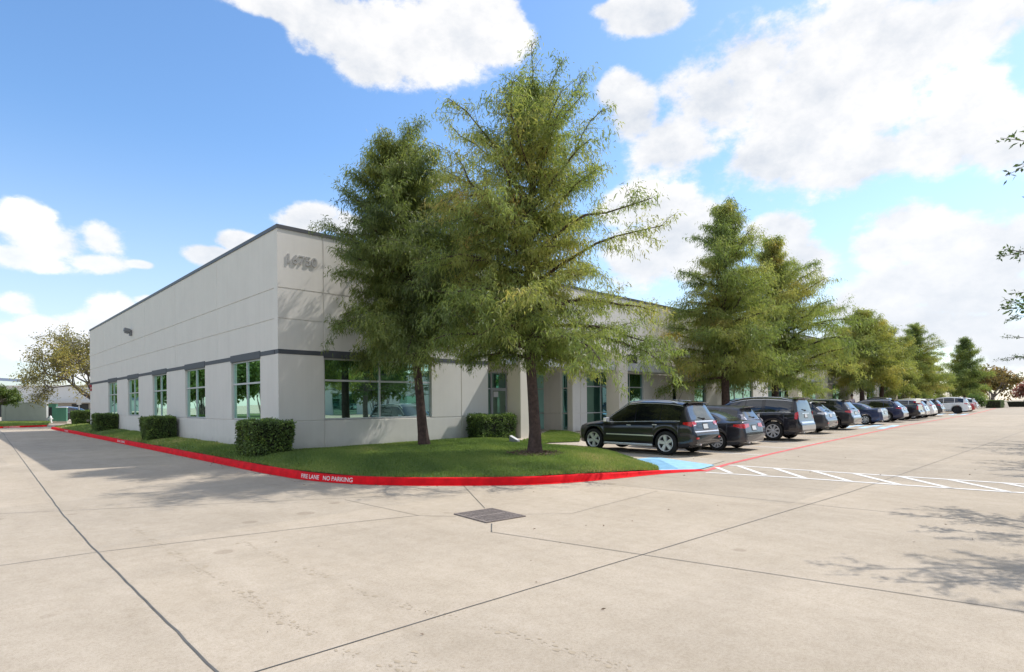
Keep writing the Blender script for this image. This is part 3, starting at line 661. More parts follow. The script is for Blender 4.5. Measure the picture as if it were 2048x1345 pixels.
def build_office():
    root = empty('office_building'); tag(root, 'long grey concrete panel office building with 16750 on its corner', 'building')
    X0, Y1 = 0.0, 35.05; XE = 90.0
    mb = MB()                       # walls
    band = MB()
    # ---- side wall (x = 0, faces -X); u = y
    P, U, N_ = (0, 0, 0), (0, 1, 0), (-1, 0, 0)
    wins = [(1.52, 4.36), (7.50, 10.32), (13.45, 16.2), (19.36, 22.1), (25.22, 28.05)]
    vj = [0.3, 5.93, 11.86, 17.8, 23.7, 29.6, Y1]
    for a, b in zip(vj, vj[1:]):
        L_, R_ = (0 if a == .3 else 1) * .45, (0 if b == Y1 else 1) * .45
        slab(mb, P, U, N_, a, b, -.4, 1.22, jl=L_, jr=R_, jt=1); slab(mb, P, U, N_, a, b, 3.58, 4.58, jl=L_, jr=R_, jt=1); slab(mb, P, U, N_, a, b, 4.58, 5.58, jl=L_, jr=R_, jb=1, jt=1); slab(mb, P, U, N_, a, b, 5.58, H0, jl=L_, jr=R_, jb=1)
    cuts = [0.3] + [c for w in wins for c in w] + [Y1]
    for i in range(0, len(cuts), 2): slab(mb, P, U, N_, cuts[i], cuts[i+1], 1.22, 3.43, jb=1)
    for i in range(0, len(cuts), 2): band.box(-.012 - .0, .3, cuts[i] + (0.0 if i else .0), cuts[i+1], 3.43, 3.58)
    for w in wins: band.box(-.022, .3, w[0]-.03, w[1]+.03, 3.37, 3.62)
    for w in wins: window(root, P, U, N_, w[0], w[1], 1.235, 3.37, [(w[0]+w[1])/2], [2.55], M['pane'])
    # ---- front wall (y = 0, faces -Y); u = x
    P, U, N_ = (0, 0, 0), (1, 0, 0), (0, -1, 0)
    slab(mb, P, U, N_, 0.0, 1.57, -.4, 1.22, jr=1, jt=1); slab(mb, P, U, N_, 1.57, 7.61, -.4, 1.22, jl=1, jr=1, jt=1); slab(mb, P, U, N_, 7.61, 9.1, -.4, 1.22, jl=1, jt=1)
    slab(mb, P, U, N_, 0.0, 1.57, 1.22, 3.43, jr=.4, jb=1); slab(mb, P, U, N_, 6.1, 7.61, 1.22, 3.43, jr=1, jb=1); slab(mb, P, U, N_, 7.61, 9.1, 1.22, 3.43, jl=1, jb=1)
    window(root, P, U, N_, 1.57, 6.1, 1.235, 3.37, [3.78], [2.6], M['pane'], fr=.055)
    band.box(0, 1.55, -.012, .29, 3.43, 3.58); band.box(1.55, 6.12, -.024, .29, 3.37, 3.62); band.box(6.12, 9.1, -.012, .29, 3.43, 3.58)
    fj = [0.0, 1.57, 7.61, 14.25, 21.4, 28.5, 35.6, 42.7, 49.8, 56.9, 64, 71.1, 78.2, XE]
    for a, b in zip(fj, fj[1:]):
        L_, R_ = 0 if a == 0 else 1, 1
        z3 = 3.58 if b < 8 else 3.9
        slab(mb, P, U, N_, a, b, z3, 4.58, jl=L_, jr=R_, jt=1); slab(mb, P, U, N_, a, b, 4.58, 5.58, jl=L_, jr=R_, jb=1, jt=1); slab(mb, P, U, N_, a, b, 5.58, H0, jl=L_, jr=R_, jb=1)
    slab(mb, P, U, N_, 7.61, 9.1, 3.58, 3.9)
    # entrance recess: back wall y=3, returns
    slab(mb, (9.1, 0, 0), (0, 1, 0), (1, 0, 0), .3, 3.3, -.2, 3.9, jb=0)
    Pb = (0, 3.0, 0)
    slab(mb, Pb, U, N_, 9.42, 11.75, -.2, 3.9); slab(mb, Pb, U, N_, 13.15, 14.8, -.2, 3.9); slab(mb, Pb, U, N_, 11.75, 13.15, 3.35, 3.9)
    window(root, Pb, U, N_, 11.75, 12.08, .31, 3.35, [], [2.5], M['pane_dark'])
    window(root, Pb, U, N_, 12.08, 13.15, 2.5, 3.35, [], [], M['pane_dark'])
    d = MB()
    for a, b, c, e in ((12.09, 12.17, .31, 2.5), (13.06, 13.14, .31, 2.5), (12.17, 13.06, .31, .55), (12.17, 13.06, 2.40, 2.5)): d.box(a, b, 3.05, 3.10, c, e)
    door = d.build('door', M['alu'], root)
    d = MB(); d.box(12.15, 13.08, 3.07, 3.08, .5, 2.45); d.build('pane', glass_material('door_glass', (.5, .7, .6), (.16, .22, .15), .12), door)
    d = MB(); d.tube([(12.95, 3.03, 1.2), (12.95, 2.97, 1.22), (12.95, 2.97, 1.6), (12.95, 3.03, 1.62)], .014, 8); d.build('handle', M['dark'], door)
    d = MB(); d.box(12.2, 12.52, 3.035, 3.049, 2.08, 2.36); sg = d.build('door_notice', M['stencil'], door)
    # return wall x=14.8 facing -X, with two glass strips
    Pr, Ur, Nr = (14.8, 0, 0), (0, 1, 0), (-1, 0, 0)
    slab(mb, Pr, Ur, Nr, .0, .34, -.2, 3.9); slab(mb, Pr, Ur, Nr, .76, 1.97, -.2, 1.22, jt=1); slab(mb, Pr, Ur, Nr, .76, 1.97, 1.22, 3.9, jb=1); slab(mb, Pr, Ur, Nr, .34, .76, 3.4, 3.9); slab(mb, Pr, Ur, Nr, 1.97, 3.0, 3.4, 3.9)
    window(root, Pr, Ur, Nr, .34, .76, .33, 3.4, [], [1.22, 2.5], M['pane_dark']); window(root, Pr, Ur, Nr, 1.97, 3.0, .33, 3.4, [], [1.22, 2.5], M['pane_dark'])
    # ground floor east of the recess
    slab(mb, P, U, N_, 15.1, 15.42, -.2, 1.22, jr=1, jt=1); slab(mb, P, U, N_, 15.42, 15.95, -.2, 1.22, jl=1, jt=1); slab(mb, P, U, N_, 15.1, 15.42, 1.22, 3.4, jb=1, jr=1); slab(mb, P, U, N_, 15.42, 15.95, 1.22, 3.4, jb=1, jl=1)
    solid = [(21.27, 24.44), (28.76, 31.8), (36.2, 39.0), (40.2, 41.0), (46.6, 48.0), (53.2, 54.6), (61.3, 66.4), (69.8, 71.5), (76.5, 79.5), (84, XE)]
    for a, b in solid:
        mid = (a+b)/2
        for u0, u1, jl, jr in ((a, mid, 0, 1), (mid, b, 1, 0)):
            slab(mb, P, U, N_, u0, u1, -.2, 1.22, jl=jl, jr=jr, jt=1); slab(mb, P, U, N_, u0, u1, 1.22, 3.4, jl=jl, jr=jr, jb=1)
    slab(mb, P, U, N_, 15.1, XE, 3.4, 3.9)
    edges = [15.95] + [e for s in solid for e in s]
    for a, b in zip(edges[0::2], edges[1::2]):
        n = max(1, round((b-a)/1.45)); ml = [a + (b-a)*i/n for i in range(1, n)]
        window(root, P, U, N_, a, b, .30 + G(a), 3.4, ml, [1.22, 2.6], M['pane_dark'], fr=.05, deep=.12)
    # high dark louvred openings above the canopy
    lv = MB()
    for a, b in ((16.2, 17.3), (17.9, 20.6)): lv.box(a, b, -.008, .1, 3.95, 4.45)
    lv.build('vent', M['dark'], root)
    # back and far walls close the box
    mb.box(0.3, XE, Y1-.3, Y1, -.2, H0); mb.box(XE-.3, XE, .3, Y1-.3, -.2, H0)
    mb.build('wall', M['wall'], root)
    band.build('wall_band', M['band'], root)
    r = MB(); r.box(.3, XE-.3, .3, Y1-.3, H0-.5, H0-.3); r.build('roof', M['roof'], root)
    c = MB()
    c.box(-.03, .33, -.03, Y1+.03, H0, H1); c.box(.33, XE, -.03, .33, H0, H1); c.box(.33, XE, Y1-.33, Y1+.03, H0, H1)
    c.build('coping', M['coping'], root)
    # portico columns with beams
    for grp in ((9.99, 17.24, 24.34), (42.4, 48.9, 55.8), (74.4, 81.2)):
        for x in grp:
            m = MB(); zt = 4.42 + G(x)*.5; zj = 3.28; w = .78
            m.box(x, x+w, -1.1, -.28, -.1, zj-.008); m.box(x+.012, x+w-.012, -1.088, -.292, zj-.008, zj+.008); m.box(x, x+w, -1.1, -.28, zj+.008, zt)
            m.build('column', M['wall_light'], root, bevel=.012)
            m = MB(); m.box(x+.25, x+.53, -.28, -.02, 3.30, 3.62); m.build('tie_beam', M['canopy'], root)
        for a, b in zip(grp, grp[1:]):
            m = MB(); m.box(a+.78, b, -.86, -.70, 3.44, 3.86); m.box(a+.78, b, -.70, -.03, 3.42, 3.50)
            m.build('canopy', M['canopy'], root)
    m = MB(); m.box(9.12, 9.99, -.86, -.70, 3.44, 3.86); m.build('canopy', M['canopy'], root)
    # second inclined bars that throw the slanted shadows on the corner block
    # house number
    vs, fs = text_mesh('16750', .43, .016, .006); w = max(v[0] for v in vs) - min(v[0] for v in vs); x0 = min(v[0] for v in vs); k = 1.02 / w
    m = MB(); m.add([(.33 + (x-x0)*k, -.022 - z, 6.42 + y*1.0) for x, y, z in vs], fs); m.build('house_number', material('grey_numerals', (.36, .355, .345), .6), root)
    # wall light, alarm, pipe stubs on the side wall
    m = MB(); y = 20.9
    m.obox((-.07, y, 6.05), (.07, 0, 0), (0, .09, 0), (0, 0, .17)); m.obox((-.24, y+.02, 6.20), (.15, 0, -.03), (0, .15, 0), (.02, 0, .10)); m.obox((-.27, y+.02, 6.06), (.10, 0, -.02), (0, .12, 0), (0, 0, .05))
    m.build('wall_light', material('grey_lamp_housing', (.2, .205, .215), .5), root, bevel=.02)
    m = MB(); m.box(-.10, -.002, 34.3, 34.6, 3.2, 3.42); m.box(-.07, -.002, 34.33, 34.55, 2.95, 3.15); m.build('fire_alarm', material('alarm_red', (.35, .03, .04), .5), root, bevel=.02)
    m = MB()
    m.tube([(0, 34.2, .75), (-.25, 34.2, .75)], .05, 10); m.tube([(-.25, 34.2, .75), (-.3, 34.1, .72)], .07, 10); m.tube([(-.25, 34.2, .75), (-.3, 34.3, .72)], .07, 10); m.build('fire_connection', M['iron'], root, smooth=40)
    return root
OFFICE = build_office()

# ------------------------------------------------------------------ trees
def rot_about(v, axis, a):
    return Matrix.Rotation(a, 3, axis) @ v

def leaf_quads(P, D, L, W, rs, droop=0.25):
    """narrow rhombic sprays: P base (n,3), D unit direction, L length, W half width"""
    n = len(P); r = rs.normal(size=(n, 3)); S = np.cross(D, r); S /= np.linalg.norm(S, axis=1, keepdims=True) + 1e-9
    mid = P + D * (L*0.45)[:, None]; tip = P + D * L[:, None]; tip[:, 2] -= L * droop
    return np.stack([P, mid + S*W[:, None], tip, mid - S*W[:, None]], 1)

def crown_from_twigs(T0, T1, per, rs, L=(0.12, 0.24), W=(0.010, 0.022), jitter=0.10, droop=0.35, along=0.5, tint0=None, hang=0.25):
    """scatter leaf sprays along twig segments T0->T1 (arrays n,3)"""
    n = len(T0); k = rs.poisson(per, n) if np.isscalar(per) else rs.poisson(per)
    idx = np.repeat(np.arange(n), k); m = len(idx)
    t = rs.rand(m); P = T0[idx]*(1-t[:, None]) + T1[idx]*t[:, None] + rs.normal(size=(m, 3))*jitter*np.array([1, 1, .8])
    d = T1[idx]-T0[idx]; d /= np.linalg.norm(d, axis=1, keepdims=True)+1e-9
    r = rs.normal(size=(m, 3)); r /= np.linalg.norm(r, axis=1, keepdims=True)
    D = d*along + r*0.75 + np.array([0, 0, -hang]); D /= np.linalg.norm(D, axis=1, keepdims=True)
    V = leaf_quads(P, D, rs.uniform(*L, m), rs.uniform(*W, m), rs, droop)
    return V, (tint0[idx] if tint0 is not None else np.full(m, .4)), P

def make_cypress(name, seed, H, prof, z0, label, leaf='cypress', n_br=70, per=26, lean=(0, 0), trunk_r=0.24, tint_bias=0.0, leafscale=1.0, bark='bark', group=None, fork=False, bias=None):
    """conifer-like deciduous tree: straight tapering trunk, rising limbs with drooping feathery ends. prof: [(z, radius)]"""
    rnd = random.Random(seed); rs = np.random.RandomState(seed)
    root = empty(name); tag(root, label, 'tree', group)
    tb = MB(); n = 16; axis = []
    for i in range(n+1):
        t = i/n; z = H*t*0.985
        axis.append(Vector((lean[0]*t + 0.07*math.sin(t*7+seed), lean[1]*t + 0.06*math.cos(t*6+seed*2), z)))
    axis[0] = Vector((0, 0, -0.15))
    def ax(z):
        t = min(max(z/H/0.985, 0), 1)*n; i = min(int(t), n-1); return axis[i].lerp(axis[i+1], t-i)
    def tr(z): return trunk_r*(1-z/H)**0.8*0.92 + 0.008 + trunk_r*0.55*math.exp(-max(z, 0)/0.28)
    zz = [-0.15, 0.0, 0.1, 0.22, .4, .7, 1.1, 1.6, 2.2] + list(np.linspace(2.8, H*0.985, 14))
    pts = [ax(z) for z in zz]; pts[0].z = -0.15
    # fluted base
    vs = []; fs = []; m = 14
    for i, (z, p) in enumerate(zip(zz, pts)):
        for j in range(m):
            a = 2*math.pi*j/m; fl = 1 + 0.16*math.exp(-max(z, 0)/0.5)*math.sin(5*a+seed) + 0.05*math.sin(3*a+z*2)
            vs.append((p.x+tr(z)*fl*math.cos(a), p.y+tr(z)*fl*math.sin(a), p.z))
    for i in range(len(zz)-1):
        for j in range(m): fs.append((i*m+j, i*m+(j+1) % m, (i+1)*m+(j+1) % m, (i+1)*m+j))
    tb.add(vs, fs)
    pz = [p[0] for p in prof]; pr = [p[1] for p in prof]
    T0 = []; T1 = []; tint = []
    for b in range(n_br):
        f = (b+0.5)/n_br; z = z0 + (H*0.97-z0)*f**1.05; az = b*2.39996+rnd.uniform(-.35, .35)
        zr = z + (0.6 if z < z0+2 else 0)
        rise = 0.12 + 0.62*f + rnd.uniform(-.22, .34)
        R0 = float(np.interp(zr, pz, pr)); Rr = float(np.interp(zr + R0*math.sin(rise)*.7, pz, pr))*rnd.choice([.5, .75, .92, 1.0, 1.08, 1.16])
        if bias: Rr *= 1 + bias[1]*math.cos(az-bias[0])
        p = ax(z); d = Vector((math.cos(az)*math.cos(rise), math.sin(az)*math.cos(rise), math.sin(rise)))
        k = 7; path = [p.copy()]; step = Rr/k/max(.55, math.cos(rise))
        for i in range(k):
            dd = d.copy(); dd.z -= (0.10 + 0.75*(1-f))*(i/k)**1.6; dd += Vector((rnd.gauss(0, .17), rnd.gauss(0, .17), rnd.gauss(0, .12))); dd.normalize()
            path.append(path[-1] + dd*step)
        r0 = min(tr(z)*0.55, 0.016+0.017*Rr)
        tb.tube(path, [r0*(1-.85*i/k)+.003 for i in range(k+1)], 5, caps=False)
        bt = rnd.uniform(0, 1); btint = .33 + .30*(bt-.5) + (0.24 if rnd.random() < .12 else 0) + tint_bias
        # twigs
        for i in range(1, k+1):
            q = path[i]; dirn = (path[i]-path[i-1]).normalized()
            if i >= 2:
                T0.append(path[i-1]); T1.append(q); tint.append(btint)
            nt = 4 if i >= 2 else 1
            for t in range(nt):
                s = (-1)**t; sd = dirn.cross(Vector((0, 0, 1))).normalized()*s
                ln = min(1.15, Rr*rnd.uniform(.16, .40)*(1.15-.5*i/k) + .15)
                e = (dirn*rnd.uniform(.3, .9)+sd*rnd.uniform(.25, 1.0)+Vector((0, 0, rnd.uniform(-.55, .75)))).normalized()
                st = path[i-1].lerp(q, rnd.random()); en = st+e*ln; en.z -= ln*rnd.uniform(0, .42)
                if rnd.random() < .5 and Rr > .8: tb.tube([st, st.lerp(en, .6)+Vector((0, 0, .03*ln)), en], [.009, .006, .002], 3, caps=False)
                T0.append(st); T1.append(en); tint.append(btint+rnd.uniform(-.10, .12))
    # leader
    for i in range(12):
        z = H*(0.90+0.1*i/12); a = rnd.uniform(0, 6.28); T0.append(ax(z)); T1.append(ax(z)+Vector((math.cos(a)*.25, math.sin(a)*.25, .35))); tint.append(.45+tint_bias)
    tr_o = tb.build('trunk', M[bark], root, smooth=60, fixn=False)
    T0 = np.array(T0); T1 = np.array(T1); ln = np.linalg.norm(T1-T0, axis=1)
    V, tt, P = crown_from_twigs(T0, T1, per*1.65*(0.35+ln*1.6)*np.clip(1.2-.6*T0[:, 2]/H, .62, 1.1), rs, (0.06*leafscale, 0.17*leafscale), (0.007*leafscale, 0.017*leafscale), 0.085*leafscale, .35, .30, np.array(tint), .45)
    tt = tt + 0.30*(vnoise(P, 1.3, seed)-.5) + rs.normal(size=len(tt))*.07
    quads_mesh('crown', V, M[leaf], tt, root)
    return root

def place(o, x, y, z, rz=0.0, s=1.0, label=None):
    o.location = (x, y, z); o.rotation_euler = (0, 0, rz); o.scale = (s, s, s) if isinstance(s, (int, float)) else s
    if label: o['label'] = label
    return o

PROF2 = [(2.4, 2.7), (3.4, 3.1), (4.5, 2.95), (6, 2.7), (7.5, 2.4), (9, 1.95), (10.2, 1.2), (11.0, .55), (11.6, .15)]
GRP = 'cypress trees along the front of the building'
t2 = make_cypress('cypress_tree', 21, 11.3, PROF2, 2.9, 'tall yellowing cypress tree in mulch at the front of the corner lawn', 'cypress', 125, 25, (-.15, .1), .185, 0.10, 1.0, group=GRP, bias=(R(-118), .42))
place(t2, 4.42, -7.22, lawn_z(4.42, -7.22), 0, (.97, .97, .935))
PROF1 = [(2.6, 2.2), (3.6, 2.9), (4.8, 3.2), (6, 3.15), (7.3, 2.6), (8.6, 1.9), (9.5, 1.2), (10.3, .45)]
t1 = make_cypress('cypress_tree', 5, 9.9, PROF1, 3.15, 'dense green cypress tree on the lawn close to the corner windows', 'green_cypress', 130, 34, (-.9, .3), .175, 0.0, 1.05, group=GRP, bias=(R(-45), .26))
place(t1, 3.95, -2.5, lawn_z(3.95, -2.5))
PROF3 = [(2.2, 2.9), (3.5, 3.5), (5.5, 3.3), (8, 2.7), (10, 2.0), (11.7, 1.0), (13, .3)]
t3 = make_cypress('cypress_tree', 33, 12.9, PROF3, 2.8, 'tall pointed cypress tree behind the grey sedan and black wagon', 'cypress', 110, 17, (.2, 0), .27, 0.06, 1.45, group=GRP)
place(t3, 23.9, -3.6, G(23.9) + .14)
t4 = make_cypress('cypress_tree', 47, 12.2, [(2.2, 4.0), (3.5, 5.3), (5.5, 5.0), (7.5, 4.2), (9.5, 2.9), (11, 1.2), (12.2, .3)], 2.7, 'broad cypress tree behind the big black sport utility vehicle', 'cypress', 105, 19, (-.2, .1), .27, 0.10, 1.5, group=GRP)
place(t4, 31.4, -3.6, G(31.4) + .14)
t5 = make_cypress('cypress_tree', 58, 9.6, [(2.8, 2.7), (3.8, 3.7), (5.0, 3.6), (6.5, 3.0), (8, 2.0), (9.6, .5)], 3.4, 'rounded lime green cypress tree behind the blue sedan', 'green_cypress', 85, 17, (.1, 0), .24, .30, 1.9, group=GRP)
place(t5, 52.0, -3.2, G(52) + .14)
t6 = copy_tree(t5); place(t6, 58.2, -3.4, G(56) + .14, 2.1, .93, 'lime green cypress tree just beyond the rounded one, by the pickup')
t7 = copy_tree(t3); place(t7, 73.5, -3.4, G(73) + .14, 1.2, (.95, .95, .80), 'mid green pointed cypress tree above the dark crossover, with open sky beside its top')
t7b = copy_tree(t5); place(t7b, 79.5, -3.0, G(80) + .14, 3.9, .72, 'low lime green cypress tree behind the white sport utility vehicle')
t8 = make_cypress('cypress_tree', 71, 11.2, [(2.0, 3.2), (3.5, 4.1), (5.5, 3.0), (7.5, 1.9), (9.5, 1.1), (11.2, .25)], 2.3, 'cone shaped dark cypress tree farthest along the row of parked cars', 'cypress', 60, 15, (.1, 0), .22, -.08, 2.2, group=GRP)
place(t8, 108, -3.2, G(108))

def make_broadleaf(name, seed, H, rad, clear, label, leaf, n_main=7, per=14, L=(.10, .2), W=(.03, .06), trunk_r=.2, bark='bark_grey', depth=3, spread=.75, group=None, squash=1.0):
    rnd = random.Random(seed); rs = np.random.RandomState(seed)
    root = empty(name); tag(root, label, 'tree', group)
    tb = MB(); T0 = []; T1 = []; tint = []
    def grow(p, d, ln, r, lev):
        k = 4; path = [p]; dd = d.copy()
        for i in range(k):
            dd = (dd + Vector((rnd.gauss(0, .16), rnd.gauss(0, .16), rnd.gauss(0, .10)+.03))).normalized(); path.append(path[-1]+dd*ln/k)
        tb.tube(path, [r*(1-.5*i/k) for i in range(k+1)], 6 if lev < 2 else 4, caps=False)
        if lev >= depth:
            for a, b in zip(path, path[1:]): T0.append(a); T1.append(b); tint.append(rnd.random())
            return
        nc = 4 if lev else n_main
        for c in range(nc):
            s = path[-1] if c < 2 else path[-2].lerp(path[-1], rnd.random()); az = c*2.4+rnd.uniform(-.5, .5)
            a = d.orthogonal().normalized(); b = d.cross(a)
            tilt = spread*rnd.uniform(.6, 1.2)
            nd = (d*math.cos(tilt)+(a*math.cos(az)+b*math.sin(az))*math.sin(tilt)).normalized()
            grow(s, nd, ln*rnd.uniform(.62, .85) if lev else rad*rnd.uniform(.42, .6), r*.55, lev+1)
    grow(Vector((0, 0, -.1)), Vector((0, 0, 1)), clear, trunk_r, 0)
    tb.build('trunk', M[bark], root, smooth=60, fixn=False)
    T0 = np.array(T0); T1 = np.array(T1)
    V, tt, P = crown_from_twigs(T0, T1, float(per), rs, L, W, rad*.05, .15, .3, np.array(tint), .1)
    tt = .45*tt + .5*vnoise(P, .9, seed) + rs.normal(size=len(tt))*.1
    quads_mesh('crown', V, M[leaf], tt, root)
    zmax = V[:, :, 2].max(); s = H/zmax; root.scale = (s, s, s*squash)
    return root
b1 = make_broadleaf('deciduous_tree', 3, 9.9, 5.0, 2.6, 'half bare yellowing tree standing behind the far end of the side wall', 'yellow', 10, 9, (.14, .26), (.03, .06), .22, depth=4, spread=.8)
place(b1, 1.7, 46.0, .25, .6, tuple(.93*v for v in b1.scale))
b2 = make_broadleaf('small_tree', 8, 4.2, 2.6, 1.5, 'small round green tree at the left frame edge over the far lawn', 'broad', 7, 26, (.12, .22), (.04, .07), .09, depth=3, spread=.85)
place(b2, -4.95, 57.5, .25, 0, tuple(b2.scale))
b3 = make_broadleaf('small_tree', 12, 6.8, 3.6, 1.9, 'small fork trunked tree on the grass at the far end of the car park', 'autumn', 5, 9, (.25, .45), (.06, .12), .2, depth=3, spread=.62)
place(b3, 118.5, -5.4, .42, 1, tuple(b3.scale))
# shrubs beyond
def make_mound(name, seed, size, label, cat, leaf, n, L, W, group=None, trunk=True, z0=0.0):
    """shrub or far tree built of leaf clumps round a few stems"""
    rs = np.random.RandomState(seed); rnd = random.Random(seed)
    root = empty(name); tag(root, label, cat, group)
    tb = MB(); cl = []
    for i in range(14):
        a = rs.uniform(0, 6.28); r = math.sqrt(rs.rand())*.62; z = rs.uniform(.35, .82)
        c = Vector((r*math.cos(a)*size[0], r*math.sin(a)*size[1], z0 + z*(size[2]-z0)*(1-.35*r))); cl.append(c)
        tb.tube([(c.x*.15, c.y*.15, -.1), (c.x*.5, c.y*.5, c.z*.55), tuple(c)], [.03*size[2]**.5, .02, .008], 5, caps=False)
    tb.build('trunk' if cat == 'tree' else 'stem', M['bark_grey'], root, fixn=False)
    k = rs.randint(0, 14, n); C = np.array([tuple(c) for c in cl]); d = rs.normal(size=(n, 3)); d /= np.linalg.norm(d, axis=1, keepdims=True)
    rr = (rs.rand(n)**.45)[:, None]*np.array([size[0]*.42, size[1]*.42, (size[2]-z0)*.26])
    P = C[k]+d*rr; P[:, 2] = np.maximum(P[:, 2], z0 + .05)
    D = d+rs.normal(size=(n, 3))*.6; D /= np.linalg.norm(D, axis=1, keepdims=True)
    V = leaf_quads(P, D, rs.uniform(*L, n), rs.uniform(*W, n), rs, .2)
    tt = .5*vnoise(P, 2.0/size[2]+.5, seed)+rs.rand(14)[k]*.35+rs.normal(size=n)*.1
    quads_mesh('crown', V, M[leaf], tt, root); return root
mk = make_mound('crape_myrtle', 5, (2.2, 2.2, 4.6), 'pink flowering tree at the right edge beyond the far kerb', 'tree', 'pink', 1500, (.25, .5), (.08, .16), z0=1.2)
place(mk, 124, -9.6, .45)
farG = 'hazy trees closing the view beyond the car park'
fars = [('autumn', 150, -2, 9, 'brown tinged tree in the far background behind the fork trunked tree'), ('broad', 150, 12, 8, 'dark green tree far behind the last parked cars'), ('autumn', 152, -14, 7.5, 'low olive tree on the far right horizon'), ('broad', 140, 22, 10, 'green tree far behind the white parked car, beside the cone shaped cypress'), ('autumn', 175, 4, 9, 'faint olive tree farthest away above the clipped hedge'), ('broad', 165, -24, 9, 'green tree at the far right edge of the horizon'), ('broad', 190, -10, 10, 'pale green tree beyond the fork trunked tree, farthest back'), ('autumn', 135, 30, 10, 'olive tree behind the parked cars, left of the cone shaped cypress')]
for i, (lf, x, y, h, lb) in enumerate(fars):
    f = make_mound('background_tree', 30+i, (5.5, 5.5, h), lb, 'tree', lf, 2600, (.4, .8), (.15, .3), farG, z0=1.0); place(f, x, y, .4)
shr = [('green_cypress', 93, -1.5, (3.4, 2.2, 2.4), 'bright green bush behind the red parked car'), ('green_cypress', 84, 0.0, (4.5, 2.0, 2.5), 'wide green bush behind the white sport utility vehicle'), ('hedge', 100, -5.4, (1.5, 1.5, 2.2), 'dark reddish bush at the end of the parked row')]
for i, (lf, x, y, sz, lb) in enumerate(shr):
    f = make_mound('shrub', 50+i, sz, lb, 'bush', lf, 2600, (.15, .3), (.05, .1)); place(f, x, y, G(x)+.1)

# overhanging evergreen oak outside the right edge: only its branch ends and its shadow reach the picture
def make_oak():
    rnd = random.Random(9); rs = np.random.RandomState(9)
    root = empty('oak_tree', (5.4, -21.75, 0.02)); tag(root, 'evergreen oak whose small leaved branches hang in at the right edge', 'tree', 'oaks along the right side of the drive')
    tb = MB(); T0 = []; T1 = []; tint = []
    tb.tube([(0, 0, -.1), (.05, 0, .3), (0, .05, 1.5), (-.05, 0, 3.0), (0, 0, 5.0), (0.1, 0, 7.2)], [.34, .24, .2, .18, .13, .05], 12, caps=False)
    for b in range(96):
        f = (b + .5)/96; z = 2.6 + 5.0*f; az = b*2.4 + rnd.uniform(-.3, .3)
        Rr = (3.9*math.sin(min(1, .42+f*.75)*math.pi)**.6 + .4)*rnd.uniform(.68, 1.08); rise = .05 + .9*f*rnd.uniform(.6, 1.1)
        d = Vector((math.cos(az)*math.cos(rise), math.sin(az)*math.cos(rise), math.sin(rise))); path = [Vector((0, 0, z))]; k = 6
        for i in range(k):
            dd = d + Vector((rnd.gauss(0, .16), rnd.gauss(0, .16), rnd.gauss(0, .12) - .12*i/k)); dd.normalize(); path.append(path[-1]+dd*Rr/k)
        tb.tube(path, [.045*(1-.9*i/k)+.004 for i in range(k+1)], 5, caps=False)
        for i in range(2, k+1):
            for t in range(4):
                dirn = (path[i]-path[i-1]).normalized(); sd = dirn.cross(Vector((0, 0, 1))).normalized()*(-1)**t
                e = (dirn*rnd.uniform(.5, 1)+sd*rnd.uniform(.2, .9)+Vector((0, 0, rnd.uniform(-.5, .3)))).normalized(); st = path[i-1].lerp(path[i], rnd.random()); en = st+e*rnd.uniform(.25, .6)
                tb.tube([st, en], [.008, .003], 3, caps=False); T0.append(st); T1.append(en); tint.append(rnd.random()*.5)
    tb.build('trunk', M['bark_grey'], root, smooth=60, fixn=False)
    V, tt, P = crown_from_twigs(np.array(T0), np.array(T1), 34.0, rs, (.05, .10), (.011, .019), .04, .1, .6, np.array(tint), .05)
    quads_mesh('crown', V, M['broad'], tt + rs.normal(size=len(tt))*.12, root); root.scale = (1.08, 1.08, 1.05); return root
oak = make_oak()
place(copy_tree(oak), 15.5, -20.9, G(15), 2.2, 1.0, 'second evergreen oak along the drive, mostly outside the right edge')
place(copy_tree(oak), 23.0, -20.3, G(23), 4.1, 1.05, 'third evergreen oak along the drive, outside the right edge')

# trees on the lawn across the side drive and across the car park: seen in the window glass
mg = 'trees mirrored in the window glass'
m1 = make_mound('lawn_tree', 80, (3.2, 3.2, 8.5), 'leafy tree on the lawn opposite the side windows, mirrored in the nearest pane', 'tree', 'broad', 7500, (.25, .5), (.08, .17), mg, z0=1.5); place(m1, -16, 6, .3)
MT = [copy_tree(m1) for _ in range(6)]

# mulch, hedges
def mulch():
    rs = np.random.RandomState(2); n = 1500; a = rs.uniform(0, 6.28, n); r = np.sqrt(rs.rand(n))*.78
    x = 4.42 + r*np.cos(a)*1.1; y = -7.22 + r*np.sin(a); P = np.stack([x, y, [lawn_z(p, q)+.02+.05*(1-rr) for p, q, rr in zip(x, y, r)]], 1)
    D = rs.normal(size=(n, 3))*np.array([1, 1, .25]); D /= np.linalg.norm(D, axis=1, keepdims=True)
    o = quads_mesh('mulch', leaf_quads(P, D, rs.uniform(.05, .14, n), rs.uniform(.006, .016, n), rs, 0), M['mulch'], rs.rand(n)); tag(o, kind='stuff')
mulch()

